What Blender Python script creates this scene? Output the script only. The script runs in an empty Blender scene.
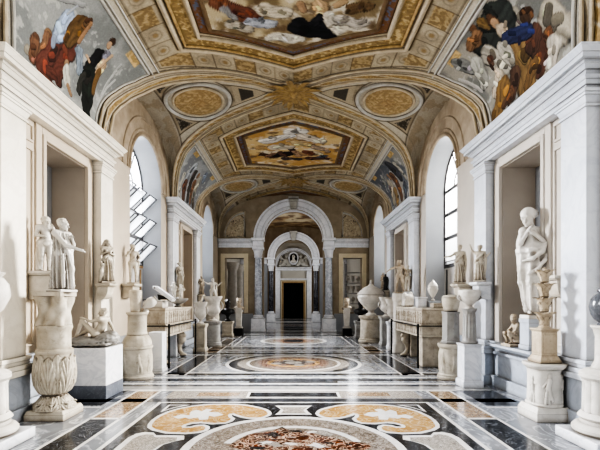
import bpy, bmesh, math, random
import numpy as np
from mathutils import Vector, Matrix
from mathutils.geometry import tessellate_polygon

C = bpy.context.scene.collection
E = 1.48                       # eye height; most heights below are given relative to the eye
PI = math.pi
random.seed(7)
rng = np.random.RandomState(11)

# ------------------------------------------------------------------ tagging
def tag(o, label=None, cat=None, group=None, kind=None):
    if label: o['label'] = label
    if cat: o['category'] = cat
    if group: o['group'] = group
    if kind: o['kind'] = kind
    return o

def thing(name, label, cat, loc=(0, 0, 0), rz=0, group=None):
    o = bpy.data.objects.new(name, None)
    o.empty_display_size = .05
    C.objects.link(o)
    o.location = loc
    o.rotation_euler = (0, 0, rz)
    return tag(o, label, cat, group)

# ------------------------------------------------------------------ materials
def lin(c):
    return tuple((x / 12.92 if x <= .04045 else ((x + .055) / 1.055) ** 2.4) for x in c)

def newmat(name):
    m = bpy.data.materials.new(name)
    m.use_nodes = True
    nt = m.node_tree
    return m, nt, nt.nodes['Principled BSDF']

def ramp(nt, fac, stops):
    r = nt.nodes.new('ShaderNodeValToRGB')
    els = r.color_ramp.elements
    while len(els) < len(stops):
        els.new(.5)
    for e, (p, c) in zip(els, stops):
        e.position = p
        e.color = (*lin(c), 1)
    nt.links.new(fac, r.inputs[0])
    return r.outputs[0]

def noise(nt, scale, detail=4, dist=0.0, vec=None, rough=.55):
    n = nt.nodes.new('ShaderNodeTexNoise')
    n.inputs['Scale'].default_value = scale
    n.inputs['Detail'].default_value = detail
    n.inputs['Distortion'].default_value = dist
    n.inputs['Roughness'].default_value = rough
    if vec is not None: nt.links.new(vec, n.inputs['Vector'])
    return n

def mixc(nt, fac, a, b, mode='MIX'):
    m = nt.nodes.new('ShaderNodeMix')
    m.data_type = 'RGBA'
    m.blend_type = mode
    for sock, v in ((m.inputs[0], fac), (m.inputs[6], a), (m.inputs[7], b)):
        if hasattr(v, 'links'): nt.links.new(v, sock)
        elif isinstance(v, (int, float)): sock.default_value = v
        else: sock.default_value = (*lin(v), 1)
    return m.outputs[2]

def bump(nt, b, h, strength, dist=.01):
    n = nt.nodes.new('ShaderNodeBump')
    n.inputs['Strength'].default_value = strength
    n.inputs['Distance'].default_value = dist
    nt.links.new(h, n.inputs['Height'])
    nt.links.new(n.outputs[0], b.inputs['Normal'])

def objcoord(nt, scale=(1, 1, 1), world=False):
    if world:
        g = nt.nodes.new('ShaderNodeNewGeometry').outputs['Position']
    else:
        g = nt.nodes.new('ShaderNodeTexCoord').outputs['Object']
    mp = nt.nodes.new('ShaderNodeMapping')
    mp.inputs['Scale'].default_value = scale
    nt.links.new(g, mp.inputs[0])
    return mp.outputs[0]

def hollow_shade(nt, col, dirt_shade, dist, amt):
    """occlusion shade mixed into the colour of hollows"""
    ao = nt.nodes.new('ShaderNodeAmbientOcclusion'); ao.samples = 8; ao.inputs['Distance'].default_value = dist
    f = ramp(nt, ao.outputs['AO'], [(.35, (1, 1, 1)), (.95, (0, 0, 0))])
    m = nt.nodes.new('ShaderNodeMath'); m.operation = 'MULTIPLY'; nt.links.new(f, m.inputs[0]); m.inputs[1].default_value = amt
    return mixc(nt, m.outputs[0], col, dirt_shade)

def marble(name, c1, c2, vein, scale=2.0, rough=.35, veinw=.03, stretch=(1, 1, 1), veinamt=.7, bmp=0.0, world=True, shadeamt=.0):
    m, nt, b = newmat(name)
    v = objcoord(nt, stretch, world)
    n1 = noise(nt, scale, 6, .6, v)
    base = ramp(nt, n1.outputs['Fac'], [(.3, c1), (.7, c2)])
    n2 = noise(nt, scale * 1.3, 5, 1.6, v)
    vf = ramp(nt, n2.outputs['Fac'], [(.5 - veinw, (0, 0, 0)), (.5, (1, 1, 1)), (.5 + veinw, (0, 0, 0))])
    mm = nt.nodes.new('ShaderNodeMath'); mm.operation = 'MULTIPLY'
    nt.links.new(vf, mm.inputs[0]); mm.inputs[1].default_value = veinamt
    col = mixc(nt, mm.outputs[0], base, vein)
    nt.links.new(hollow_shade(nt, col, (.42, .40, .37), .09, shadeamt) if shadeamt else col, b.inputs['Base Color'])  # occlusion shade painted into the marble's crevices
    b.inputs['Roughness'].default_value = rough
    if bmp: bump(nt, b, noise(nt, scale * 14, 4, 0, v).outputs['Fac'], bmp, .004)
    return m

def stone(name, c1, c2, dirt_shade, scale=5, rough=.6, bmp=.35, hollowamt=.8, spots=0.0):
    """weathered carved stone: blotches, and hollows darkened with dirt and painted shade"""
    m, nt, b = newmat(name)
    v = objcoord(nt, world=True)
    base = ramp(nt, noise(nt, scale, 5, .4, v).outputs['Fac'], [(.32, c1), (.68, c2)])
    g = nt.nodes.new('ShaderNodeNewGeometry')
    pf = ramp(nt, g.outputs['Pointiness'], [(.40, (1, 1, 1)), (.50, (0, 0, 0))])  # crevice dirt that also paints in occlusion shade
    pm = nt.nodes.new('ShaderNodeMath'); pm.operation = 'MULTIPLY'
    nt.links.new(pf, pm.inputs[0]); pm.inputs[1].default_value = hollowamt
    col = mixc(nt, pm.outputs[0], base, dirt_shade)
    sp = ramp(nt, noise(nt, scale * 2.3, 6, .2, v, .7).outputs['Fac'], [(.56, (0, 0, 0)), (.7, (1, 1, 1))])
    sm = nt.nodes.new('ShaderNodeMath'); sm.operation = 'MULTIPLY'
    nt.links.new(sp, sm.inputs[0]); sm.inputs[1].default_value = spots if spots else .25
    col = mixc(nt, sm.outputs[0], col, dirt_shade)
    col = hollow_shade(nt, col, dirt_shade, .07, .95)  # shade of the folds and carving put into the stone colour
    nt.links.new(col, b.inputs['Base Color'])
    b.inputs['Roughness'].default_value = rough
    bump(nt, b, noise(nt, 38, 5, 0, v, .65).outputs['Fac'], bmp, .006)
    return m

def plain(name, c, rough=.5, metal=0.0, var=.06, scale=6):
    m, nt, b = newmat(name)
    n = noise(nt, scale, 4, .2, objcoord(nt, world=True))
    lo = tuple(max(0, x - var) for x in c); hi = tuple(min(1, x + var) for x in c)
    nt.links.new(ramp(nt, n.outputs['Fac'], [(.3, lo), (.7, hi)]), b.inputs['Base Color'])
    b.inputs['Roughness'].default_value = rough
    b.inputs['Metallic'].default_value = metal
    return m

def painted(name, rough=.7, bmp=.3, grain=.12, nscale=26):
    """plaster coloured by the mesh's 'paint' attribute, with a fine grain"""
    m, nt, b = newmat(name)
    a = nt.nodes.new('ShaderNodeVertexColor'); a.layer_name = 'paint'
    n = noise(nt, nscale, 6, .3, objcoord(nt, world=True), .65)
    g = ramp(nt, n.outputs['Fac'], [(.3, (.66, .66, .66)), (.7, (1, 1, 1))])
    nt.links.new(mixc(nt, grain * 4, a.outputs['Color'], mixc(nt, 1.0, a.outputs['Color'], g, 'MULTIPLY')), b.inputs['Base Color'])
    b.inputs['Roughness'].default_value = rough
    b.inputs['Specular IOR Level'].default_value = .25
    bump(nt, b, n.outputs['Fac'], bmp, .01)
    return m

M = {}
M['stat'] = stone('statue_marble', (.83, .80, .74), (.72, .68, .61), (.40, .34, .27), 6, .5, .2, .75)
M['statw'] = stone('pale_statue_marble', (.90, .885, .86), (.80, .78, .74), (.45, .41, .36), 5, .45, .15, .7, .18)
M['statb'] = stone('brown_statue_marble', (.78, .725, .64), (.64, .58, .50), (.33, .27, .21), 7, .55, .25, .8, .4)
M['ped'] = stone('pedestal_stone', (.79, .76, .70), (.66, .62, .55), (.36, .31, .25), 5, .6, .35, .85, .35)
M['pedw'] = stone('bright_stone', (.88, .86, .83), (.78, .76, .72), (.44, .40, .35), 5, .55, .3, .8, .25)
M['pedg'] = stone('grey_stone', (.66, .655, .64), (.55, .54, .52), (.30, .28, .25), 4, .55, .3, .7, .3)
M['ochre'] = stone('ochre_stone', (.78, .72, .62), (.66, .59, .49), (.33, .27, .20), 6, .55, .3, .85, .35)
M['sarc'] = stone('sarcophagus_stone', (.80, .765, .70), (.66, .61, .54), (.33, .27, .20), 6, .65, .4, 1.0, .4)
M['white'] = marble('white_marble', (.93, .93, .94), (.86, .87, .89), (.66, .68, .72), 1.6, .3, .05, veinamt=.3, shadeamt=.75)
M['whiteL'] = marble('warm_white_marble', (.95, .925, .875), (.89, .86, .80), (.79, .75, .69), 1.3, .35, .06, veinamt=.25, shadeamt=.75)
M['whiteR'] = marble('cool_white_marble', (.86, .875, .90), (.79, .81, .845), (.70, .72, .77), 1.5, .35, .06, veinamt=.3, shadeamt=.75)
M['wallL'] = plain('warm_plaster', (.755, .705, .635), .75, 0, .025, 1.2)
M['wallR'] = plain('cool_plaster', (.755, .725, .685), .75, 0, .025, 1.2)
M['wallW'] = plain('window_bay_plaster', (.73, .71, .67), .75, 0, .03, .9)
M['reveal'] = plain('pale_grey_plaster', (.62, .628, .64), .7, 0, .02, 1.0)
M['nicheL'] = plain('taupe_plaster', (.66, .62, .57), .8, 0, .03, 1.0)
M['tan'] = plain('tan_plaster', (.60, .545, .46), .75, 0, .05, 2.5)
M['cream'] = plain('cream_plaster', (.82, .77, .66), .65, 0, .03, 2)
M['dado'] = marble('blue_grey_marble', (.76, .785, .82), (.67, .695, .735), (.56, .585, .63), 1.6, .3, .06, veinamt=.35, shadeamt=.75)
M['greyband'] = marble('dark_grey_marble', (.44, .46, .50), (.36, .38, .42), (.55, .57, .60), 3, .3, .02, veinamt=.5)
M['black'] = plain('black_metal', (.05, .05, .05), .4, .3, .02)
M['void'] = plain('dark_interior', (.012, .012, .012), .95, 0, .005)
M['darkst'] = plain('dark_bronze', (.13, .125, .12), .4, .2, .04)
M['sphere'] = marble('grey_granite', (.40, .41, .43), (.30, .31, .33), (.55, .55, .56), 9, .2, .03, veinamt=.4)
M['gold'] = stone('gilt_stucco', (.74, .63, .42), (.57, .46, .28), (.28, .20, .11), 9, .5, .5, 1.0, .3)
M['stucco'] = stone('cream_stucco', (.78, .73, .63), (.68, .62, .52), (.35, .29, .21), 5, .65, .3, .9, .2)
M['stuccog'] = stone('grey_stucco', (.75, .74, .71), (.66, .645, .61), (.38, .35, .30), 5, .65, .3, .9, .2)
M['brownline'] = plain('brown_moulding', (.44, .35, .24), .6, 0, .05)
M['lunette'] = plain('painted_lunette_plaster', (.645, .585, .50), .75, 0, .06, 3.5)
M['brownw'] = plain('brown_shaded_plaster', (.47, .40, .31), .8, 0, .05, 2)  # shadow round the second arch put into the wall colour
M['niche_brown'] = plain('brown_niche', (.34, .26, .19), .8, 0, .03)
M['frame'] = plain('bronze_window_frame', (.27, .265, .27), .45, .2, .02)
M['panelw'] = plain('grey_panel', (.72, .71, .70), .6, 0, .02)
M['woodfr'] = plain('ochre_door_frame', (.68, .56, .40), .5, 0, .05)
M['paint'] = painted('vault_paint')
M['fresco'] = painted('fresco_paint', .75, .15, .10, 34)

def glassmat():
    m = bpy.data.materials.new('window_glass'); m.use_nodes = True
    nt = m.node_tree; nt.nodes.clear()
    o = nt.nodes.new('ShaderNodeOutputMaterial')
    t = nt.nodes.new('ShaderNodeBsdfTransparent'); t.inputs[0].default_value = (.95, .97, 1, 1)
    tl = nt.nodes.new('ShaderNodeBsdfTranslucent'); tl.inputs[0].default_value = (.95, .97, 1, 1)
    gl = nt.nodes.new('ShaderNodeBsdfDiffuse'); gl.inputs[0].default_value = (.95, .97, 1, 1)
    m2 = nt.nodes.new('ShaderNodeMixShader'); m2.inputs[0].default_value = .5
    mx = nt.nodes.new('ShaderNodeMixShader'); mx.inputs[0].default_value = .14
    nt.links.new(tl.outputs[0], m2.inputs[1]); nt.links.new(gl.outputs[0], m2.inputs[2])
    nt.links.new(t.outputs[0], mx.inputs[1]); nt.links.new(m2.outputs[0], mx.inputs[2])
    nt.links.new(mx.outputs[0], o.inputs[0])
    return m
M['glass'] = glassmat()

# floor stones
def fl(name, c1, c2, vein, scale, veinamt=.7, veinw=.03, rough=.14, stretch=(1, 1, 1)):
    M[name] = marble(name + '_floor_marble', c1, c2, vein, scale, rough, veinw, stretch, veinamt)
fl('f_bard', (.60, .61, .63), (.40, .41, .43), (.82, .83, .84), 2.4, .6, .04, stretch=(1, .45, 1))
fl('f_pale', (.72, .71, .70), (.58, .58, .58), (.52, .51, .50), 4, .5)
fl('f_white', (.93, .92, .90), (.87, .86, .85), (.70, .69, .69), 6, .4)
fl('f_black', (.15, .155, .17), (.085, .09, .10), (.56, .57, .59), 5, .75, .018)
fl('f_dark', (.22, .235, .26), (.15, .16, .18), (.55, .56, .58), 3.2, .5, .02)
fl('f_gold', (.76, .61, .36), (.62, .46, .23), (.90, .83, .70), 5, .6, .05)
fl('f_brec', (.60, .48, .34), (.33, .23, .15), (.86, .80, .70), 13, .8, .05)
fl('f_brown', (.50, .25, .11), (.17, .07, .035), (.88, .82, .74), 7, .85, .05)
fl('f_taupe', (.57, .52, .47), (.38, .34, .30), (.85, .82, .78), 11, .6, .05)
fl('f_pav', (.64, .61, .57), (.45, .42, .39), (.88, .86, .83), 20, .6, .06)

# ------------------------------------------------------------------ mesh builder
class MB:
    def __init__(self):
        self.v = []; self.f = []; self.mi = []; self.sm = []
        self.n = 0
    def add(self, vs, fs, mi=0, smooth=False):
        b = self.n
        self.v.extend([tuple(map(float, p)) for p in vs]); self.n += len(vs)
        self.f.extend([tuple(i + b for i in f) for f in fs])
        self.mi.extend([mi] * len(fs)); self.sm.extend([smooth] * len(fs))
        return self
    def box(self, x0, x1, y0, y1, z0, z1, mi=0):
        if x0 > x1: x0, x1 = x1, x0
        if y0 > y1: y0, y1 = y1, y0
        return self.fr((x0, x1, y0, y1, z0), (x0, x1, y0, y1, z1), mi)
    def fr(self, a, b, mi=0):
        """frustum between two level rectangles (x0,x1,y0,y1,z)"""
        vs = []
        for x0, x1, y0, y1, z in (a, b):
            vs += [(x0, y0, z), (x1, y0, z), (x1, y1, z), (x0, y1, z)]
        return self.add(vs, [(3, 2, 1, 0), (4, 5, 6, 7), (0, 1, 5, 4), (1, 2, 6, 5), (2, 3, 7, 6), (3, 0, 4, 7)], mi)
    def lathe(self, prof, seg=32, mod=None, c=(0, 0, 0), mi=0, zsub=0, sq=0):
        """profile of (radius, z); mod(theta, z, r) -> dr for flutes and reliefs; sq>0 squares the section"""
        P = []
        for i, (r, z) in enumerate(prof):
            if i and zsub:
                r0, z0 = prof[i - 1]
                k = max(1, int(abs(z - z0) / zsub))
                for j in range(1, k): P.append((r0 + (r - r0) * j / k, z0 + (z - z0) * j / k))
            P.append((r, z))
        r = np.array([p[0] for p in P]); z = np.array([p[1] for p in P])
        th = np.arange(seg) * 2 * PI / seg
        R = np.repeat(r[:, None], seg, 1); Z = np.repeat(z[:, None], seg, 1); TH = np.repeat(th[None], len(P), 0)
        if sq: R = R / (np.abs(np.cos(TH)) ** sq + np.abs(np.sin(TH)) ** sq) ** (1 / sq)
        if mod: R = R + np.where(R > 1e-4, mod(TH, Z, R), 0)
        V = np.stack([c[0] + R * np.cos(TH), c[1] + R * np.sin(TH), c[2] + Z], -1).reshape(-1, 3)
        F = []
        for i in range(len(P) - 1):
            for j in range(seg):
                k = (j + 1) % seg
                F.append((i * seg + j, i * seg + k, (i + 1) * seg + k, (i + 1) * seg + j))
        F.append(tuple(range(seg - 1, -1, -1))); F.append(tuple((len(P) - 1) * seg + j for j in range(seg)))
        return self.add(V, F, mi, True)
    def tube(self, pts, r, seg=8, closed=False, mi=0, flat=1.0, nrm=None):
        """r number or list; nrm optional list of surface normals, with flat squashing along them"""
        n = len(pts); P = [Vector(p) for p in pts]; V = []
        up = None
        for i in range(n):
            if closed: t = P[(i + 1) % n] - P[i - 1]
            else: t = P[min(i + 1, n - 1)] - P[max(i - 1, 0)]
            t.normalize()
            if nrm is not None: a = Vector(nrm[i])
            else:
                a = up if up is not None else (Vector((0, 0, 1)) if abs(t.z) < .9 else Vector((1, 0, 0)))
            a = (a - t * a.dot(t)).normalized(); up = a
            b = t.cross(a)
            rr = r[i] if hasattr(r, '__len__') else r
            for k in range(seg):
                q = 2 * PI * k / seg
                V.append(P[i] + a * (rr * flat * math.cos(q)) + b * (rr * math.sin(q)))
        F = []
        for i in range(n if closed else n - 1):
            j = (i + 1) % n
            for k in range(seg):
                l = (k + 1) % seg
                F.append((i * seg + k, i * seg + l, j * seg + l, j * seg + k))
        if not closed:
            F.append(tuple(range(seg - 1, -1, -1))); F.append(tuple((n - 1) * seg + k for k in range(seg)))
        return self.add(V, F, mi, True)
    def grid(self, G, mi=0, smooth=True, flip=False):
        """G: array (a, b, 3)"""
        a, b = G.shape[:2]
        F = []
        for i in range(a - 1):
            for j in range(b - 1):
                q = (i * b + j, i * b + j + 1, (i + 1) * b + j + 1, (i + 1) * b + j)
                F.append(q[::-1] if flip else q)
        return self.add(G.reshape(-1, 3), F, mi, smooth)
    def prism(self, poly, y0, y1, mi=0, axis='y'):
        """extrude a polygon given in (x,z) along y, or in (y,z) along x"""
        n = len(poly)
        if axis == 'y': V = [(p, y0, q) for p, q in poly] + [(p, y1, q) for p, q in poly]
        elif axis == 'x': V = [(y0, p, q) for p, q in poly] + [(y1, p, q) for p, q in poly]
        else: V = [(p, q, y0) for p, q in poly] + [(p, q, y1) for p, q in poly]
        F = [tuple(range(n)), tuple(range(2 * n - 1, n - 1, -1))] + [(i, n + i, n + (i + 1) % n, (i + 1) % n) for i in range(n)]
        return self.add(V, F, mi)
    def xf(self, start, mat):
        for i in range(start, self.n): self.v[i] = tuple(mat @ Vector(self.v[i]))
        return self
    def build(self, name, mats, parent=None, sharp=35, bev=0.0, loc=None, fixn=True):
        me = bpy.data.meshes.new(name)
        me.from_pydata(self.v, [], self.f)
        for m in (mats if isinstance(mats, (list, tuple)) else [mats]): me.materials.append(m)
        me.polygons.foreach_set('material_index', self.mi)
        me.polygons.foreach_set('use_smooth', self.sm)
        if fixn:
            bm = bmesh.new(); bm.from_mesh(me)
            bmesh.ops.recalc_face_normals(bm, faces=bm.faces)
            bm.to_mesh(me); bm.free()
        if any(self.sm): me.set_sharp_from_angle(angle=math.radians(sharp))
        me.update()
        o = bpy.data.objects.new(name, me)
        C.objects.link(o)
        if parent is not None: o.parent = parent
        if loc: o.location = loc
        if bev:
            md = o.modifiers.new('bevel', 'BEVEL'); md.width = bev; md.segments = 2
            md.limit_method = 'ANGLE'; md.angle_limit = math.radians(50)
        return o

def structure(o, label=None):
    o['kind'] = 'structure'
    if label: o['label'] = label
    return o

# ------------------------------------------------------------------ value noise
_tab = rng.rand(256, 256)
def vn(x, y):
    x = np.asarray(x, float); y = np.asarray(y, float)
    xi = np.floor(x).astype(int); yi = np.floor(y).astype(int)
    fx = x - xi; fy = y - yi
    fx = fx * fx * (3 - 2 * fx); fy = fy * fy * (3 - 2 * fy)
    g = lambda a, b: _tab[a & 255, b & 255]
    return (g(xi, yi) * (1 - fx) + g(xi + 1, yi) * fx) * (1 - fy) + (g(xi, yi + 1) * (1 - fx) + g(xi + 1, yi + 1) * fx) * fy
def fbm(x, y, o=4):
    s = 0; a = .5
    for i in range(o):
        s = s + a * vn(x * 2 ** i + 17.3 * i, y * 2 ** i + 5.1 * i); a *= .5
    return s / (1 - .5 ** o)
def sst(a, b, x):
    t = np.clip((x - a) / (b - a), 0, 1)
    return t * t * (3 - 2 * t)

# ------------------------------------------------------------------ signed-distance sculpting (one continuous skin per part)
def rotm(r):
    return np.array(Matrix.Rotation(r[2], 3, 'Z') @ Matrix.Rotation(r[1], 3, 'Y') @ Matrix.Rotation(r[0], 3, 'X'))

class Sdf:
    def __init__(self): self.p = []
    def _a(self, fn, lo, hi, k, op=1): self.p.append((fn, np.array(lo, float), np.array(hi, float), k, op)); return self
    def cap(self, a, b, r0, r1=None, k=.02, op=1):
        r1 = r0 if r1 is None else r1
        a = np.array(a, float); b = np.array(b, float); ab = b - a; L2 = max(ab @ ab, 1e-9); m = max(r0, r1)
        def fn(P):
            t = np.clip(((P - a) @ ab) / L2, 0, 1)
            return np.sqrt(((P - a - t[:, None] * ab) ** 2).sum(1)) - (r0 + (r1 - r0) * t)
        return self._a(fn, np.minimum(a, b) - m, np.maximum(a, b) + m, k, op)
    def path(self, pts, rs, k=.02):
        for i in range(len(pts) - 1):
            r0, r1 = (rs, rs) if not hasattr(rs, '__len__') else (rs[i], rs[i + 1])
            self.cap(pts[i], pts[i + 1], r0, r1, k)
        return self
    def ell(self, c, r, k=.02, rot=None, op=1):
        c = np.array(c, float); r = np.array(r, float); R = rotm(rot) if rot is not None else None; m = r.max()
        def fn(P):
            Q = P - c
            if R is not None: Q = Q @ R
            k0 = np.sqrt(((Q / r) ** 2).sum(1)); k1 = np.sqrt(((Q / r ** 2) ** 2).sum(1)) + 1e-9
            return k0 * (k0 - 1) / k1
        return self._a(fn, c - m, c + m, k, op)
    def skirt(self, c0, c1, r0, r1, folds=9, amp0=.02, amp1=.008, ph=0., tw=0., k=.015, curve=1.0):
        """folded cloth round an axis from hem c0 to top c1"""
        c0 = np.array(c0, float); c1 = np.array(c1, float); m = max(*r0, *r1) + amp0
        def fn(P):
            t = np.clip((P[:, 2] - c0[2]) / (c1[2] - c0[2]), 0, 1); te = t ** curve
            cx = c0[0] + (c1[0] - c0[0]) * t; cy = c0[1] + (c1[1] - c0[1]) * t
            x = P[:, 0] - cx; y = P[:, 1] - cy
            rx = r0[0] + (r1[0] - r0[0]) * te; ry = r0[1] + (r1[1] - r0[1]) * te
            th = np.arctan2(y / ry, x / rx)
            w = np.abs(np.sin(folds * .5 * th + ph + tw * t + .7 * np.sin(2 * th + 3 * t))) ** .8
            A = amp0 + (amp1 - amp0) * t
            d = (np.sqrt((x / rx) ** 2 + (y / ry) ** 2) - 1) * np.minimum(rx, ry) + A * (w - .5) * 2
            dz = np.maximum(c0[2] - P[:, 2], P[:, 2] - c1[2])
            return np.maximum(d * .75, dz)
        lo = np.minimum(c0, c1) - np.array([m, m, 0]); hi = np.maximum(c0, c1) + np.array([m, m, 0])
        return self._a(fn, lo, hi, k, 1)
    def box(self, c, h, r=.01, k=.01, rot=None):
        c = np.array(c, float); h = np.array(h, float); R = rotm(rot) if rot is not None else None; m = np.linalg.norm(h) if rot is not None else 0
        def fn(P):
            Q = P - c
            if R is not None: Q = Q @ R
            q = np.abs(Q) - (h - r)
            return np.sqrt((np.maximum(q, 0) ** 2).sum(1)) + np.minimum(q.max(1), 0) - r
        return self._a(fn, c - (h if rot is None else m), c + (h if rot is None else m), k)
    def mesh(self, name, res, mat, parent=None, scale=1.0, rough=0.0):
        lo = np.min([p[1] for p in self.p if p[4] > 0], 0) - 3 * res; hi = np.max([p[2] for p in self.p if p[4] > 0], 0) + 3 * res
        n = np.ceil((hi - lo) / res).astype(int) + 1
        ax = [lo[i] + np.arange(n[i]) * res for i in range(3)]
        D = np.full(n, .2, np.float32)
        for fn, l, h, k, op in self.p:
            pad = .05 + k
            i0 = np.clip(np.floor((l - pad - lo) / res).astype(int), 0, n - 1); i1 = np.clip(np.ceil((h + pad - lo) / res).astype(int) + 1, 1, n)
            sl = tuple(slice(a, b) for a, b in zip(i0, i1))
            G = np.stack(np.meshgrid(*[ax[i][sl[i]] for i in range(3)], indexing='ij'), -1)
            d = fn(G.reshape(-1, 3)).reshape(G.shape[:3]); o = D[sl]
            if op > 0:
                hh = np.clip(.5 + .5 * (o - d) / k, 0, 1); D[sl] = o * (1 - hh) + d * hh - k * hh * (1 - hh)
            else:
                hh = np.clip(.5 - .5 * (o + d) / k, 0, 1); D[sl] = o * (1 - hh) - d * hh + k * hh * (1 - hh)
        if rough:
            X, Y, Z = np.meshgrid(*ax, indexing='ij')
            D += rough * (np.sin(X * 61 + 3 * np.sin(Z * 37)) * np.sin(Y * 57 + 2 * np.sin(X * 31)) * np.sin(Z * 53 + Y * 20))
        V, F = surfnet(D, lo, res)
        me = bpy.data.meshes.new(name)
        me.from_pydata((V * scale).tolist(), [], F.tolist())
        me.polygons.foreach_set('use_smooth', [True] * len(me.polygons))
        me.materials.append(mat); me.update()
        o = bpy.data.objects.new(name, me); C.objects.link(o)
        if parent is not None: o.parent = parent
        return o

def surfnet(D, lo, h):
    I = D < 0
    s = [slice(0, -1), slice(1, None)]
    cnt = sum(I[s[a], s[b], s[c]].astype(np.int8) for a in (0, 1) for b in (0, 1) for c in (0, 1))
    act = (cnt > 0) & (cnt < 8)
    idx = np.full(act.shape, -1, int); cells = np.argwhere(act); idx[act] = np.arange(len(cells))
    acc = np.zeros((len(cells), 3)); num = np.zeros(len(cells))
    i, j, k = cells.T
    cor = [(a, b, c) for a in (0, 1) for b in (0, 1) for c in (0, 1)]
    for p in cor:
        for ax in range(3):
            if p[ax]: continue
            q = list(p); q[ax] = 1
            d0 = D[i + p[0], j + p[1], k + p[2]]; d1 = D[i + q[0], j + q[1], k + q[2]]
            m = (d0 < 0) != (d1 < 0)
            t = np.where(m, d0 / np.where(m, d0 - d1, 1), 0)
            pt = np.array(p, float)[None] + np.zeros((len(cells), 3)); pt[:, ax] = t
            acc[m] += pt[m]; num[m] += 1
    V = lo + (cells + acc / num[:, None]) * h
    Fs = []
    for ax in range(3):
        b, c = (ax + 1) % 3, (ax + 2) % 3
        sl0 = [slice(None)] * 3; sl1 = [slice(None)] * 3; sl0[ax] = slice(0, -1); sl1[ax] = slice(1, None)
        cr = I[tuple(sl0)] != I[tuple(sl1)]
        e = np.argwhere(cr)
        e = e[(e[:, b] > 0) & (e[:, c] > 0) & (e[:, b] < D.shape[b] - 1) & (e[:, c] < D.shape[c] - 1)]
        ub = np.zeros(3, int); ub[b] = 1; uc = np.zeros(3, int); uc[c] = 1
        g = lambda x: idx[x[:, 0], x[:, 1], x[:, 2]]
        q = np.stack([g(e - ub - uc), g(e - uc), g(e), g(e - ub)], 1)
        ins = I[e[:, 0], e[:, 1], e[:, 2]]
        q[~ins] = q[~ins][:, ::-1]
        Fs.append(q)
    return V, np.concatenate(Fs)

# ------------------------------------------------------------------ carved relief height field
def relief(U, V, w, h, n, seed):
    r = np.random.RandomState(seed); H = np.zeros_like(U)
    def cap(ax, ay, bx, by, ra):
        nonlocal H
        L = max((bx - ax) ** 2 + (by - ay) ** 2, 1e-9)
        t = np.clip(((U - ax) * (bx - ax) + (V - ay) * (by - ay)) / L, 0, 1)
        d2 = (U - ax - t * (bx - ax)) ** 2 + (V - ay - t * (by - ay)) ** 2
        H = np.maximum(H, np.sqrt(np.maximum(ra * ra - d2, 0)))
    for i in range(n):
        c = (i + .5 + r.uniform(-.15, .15)) * w / n; s = h * r.uniform(.8, .95); l = r.uniform(-.06, .06) * s; b = .03 * h
        cap(c + l, b + .88 * s, c + l, b + .9 * s, .075 * s)
        cap(c + l, b + .75 * s, c, b + .5 * s, .1 * s)
        cap(c - .03 * s, b + .48 * s, c - r.uniform(.03, .14) * s, b + .02 * s, .055 * s)
        cap(c + .03 * s, b + .48 * s, c + r.uniform(.03, .14) * s, b + .02 * s, .055 * s)
        for sg in (-1, 1):
            ex = c + sg * r.uniform(.12, .2) * s; ey = b + r.uniform(.52, .8) * s
            cap(c + l + sg * .08 * s, b + .74 * s, ex, ey, .035 * s)
            cap(ex, ey, ex + sg * r.uniform(-.1, .12) * s, ey + r.uniform(-.12, .2) * s, .03 * s)
        if r.rand() > .4:
            cap(c + .02 * s, b + .5 * s, c + r.uniform(-.18, .18) * s, b + .12 * s, .07 * s)
    return H

def leaf_grid(L, W, curl, n=9, m=7, lobes=3):
    """an acanthus leaf rising along +z from the origin, curling outward along +x"""
    G = np.zeros((n, m, 3))
    for i in range(n):
        t = i / (n - 1)
        a = curl * t ** 2
        z = L * (math.sin(a) / a if a > 1e-3 else 1) * t if curl > 0 else L * t
        x = L * t * (1 - math.cos(a)) / a if a > 1e-3 else 0
        w = W * (math.sin(PI * (.12 + .88 * t)) ** .7) * (1 + .22 * math.sin(t * lobes * 2 * PI)) if t < 1 else .01 * W
        for j in range(m):
            s = j / (m - 1) * 2 - 1
            G[i, j] = (x - .25 * w * s * s * (.5 + t) + .06 * W * math.cos(s * 3 * PI), w * s, z)
    return G
# ================================================================== VAULT
SP, CR, VA, VN = 2.88, 4.93, 3.5, 2.6
WY = [2.45, 9.5, 16.5]                       # centres of the window bays
BY = [-1.0, 6.0, 13.0, 20.0]                 # centres of the painted barrel bays
_t = np.linspace(0, PI / 2, 6000)
_px = VA * np.sin(_t) ** (2 / VN); _pz = SP + (CR - SP) * np.cos(_t).clip(0) ** (2 / VN)
_ps = np.concatenate([[0], np.cumsum(np.hypot(np.diff(_px), np.diff(_pz)))])
SL = _ps[-1]
def prof(s):
    """arc length from the crown -> x, z, inward normal (nx, nz)"""
    a = np.abs(s); sg = np.where(np.asarray(s) < 0, -1., 1.)
    x = np.interp(a, _ps, _px); z = np.interp(a, _ps, _pz)
    e = .02
    dx = np.interp(a + e, _ps, _px) - np.interp(a - e, _ps, _px); dz = np.interp(a + e, _ps, _pz) - np.interp(a - e, _ps, _pz)
    l = np.hypot(dx, dz) + 1e-9
    return sg * x, z + E, sg * dz / l, -dx / l
def vpt(s, y, off=0.):
    x, z, nx, nz = prof(s)
    return np.stack([x + off * nx, y + 0 * x, z + off * nz], -1)
def s_of_x(x): return np.interp(np.abs(x), _px, _ps)
_dx = [0, .30, .45, .9, 1.5, 2.1, 2.6, 3.05, 3.3, 3.45, 3.5, 4]
_dd = [0, .02, .08, .38, .68, .95, 1.2, 1.42, 1.68, 1.93, 2.0, 2.05]
def webhalf(x): return np.interp(np.abs(x), _dx, _dd)

def hexd(a, v, wid, apex, cor):
    """distance to an elongated hexagon with its points along the hall; negative inside"""
    nx, ny = (apex - cor), wid
    l = math.hypot(nx, ny)
    return np.maximum(np.abs(a) - wid, (np.abs(a) * nx + np.abs(v) * ny - apex * wid) / l)

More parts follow.
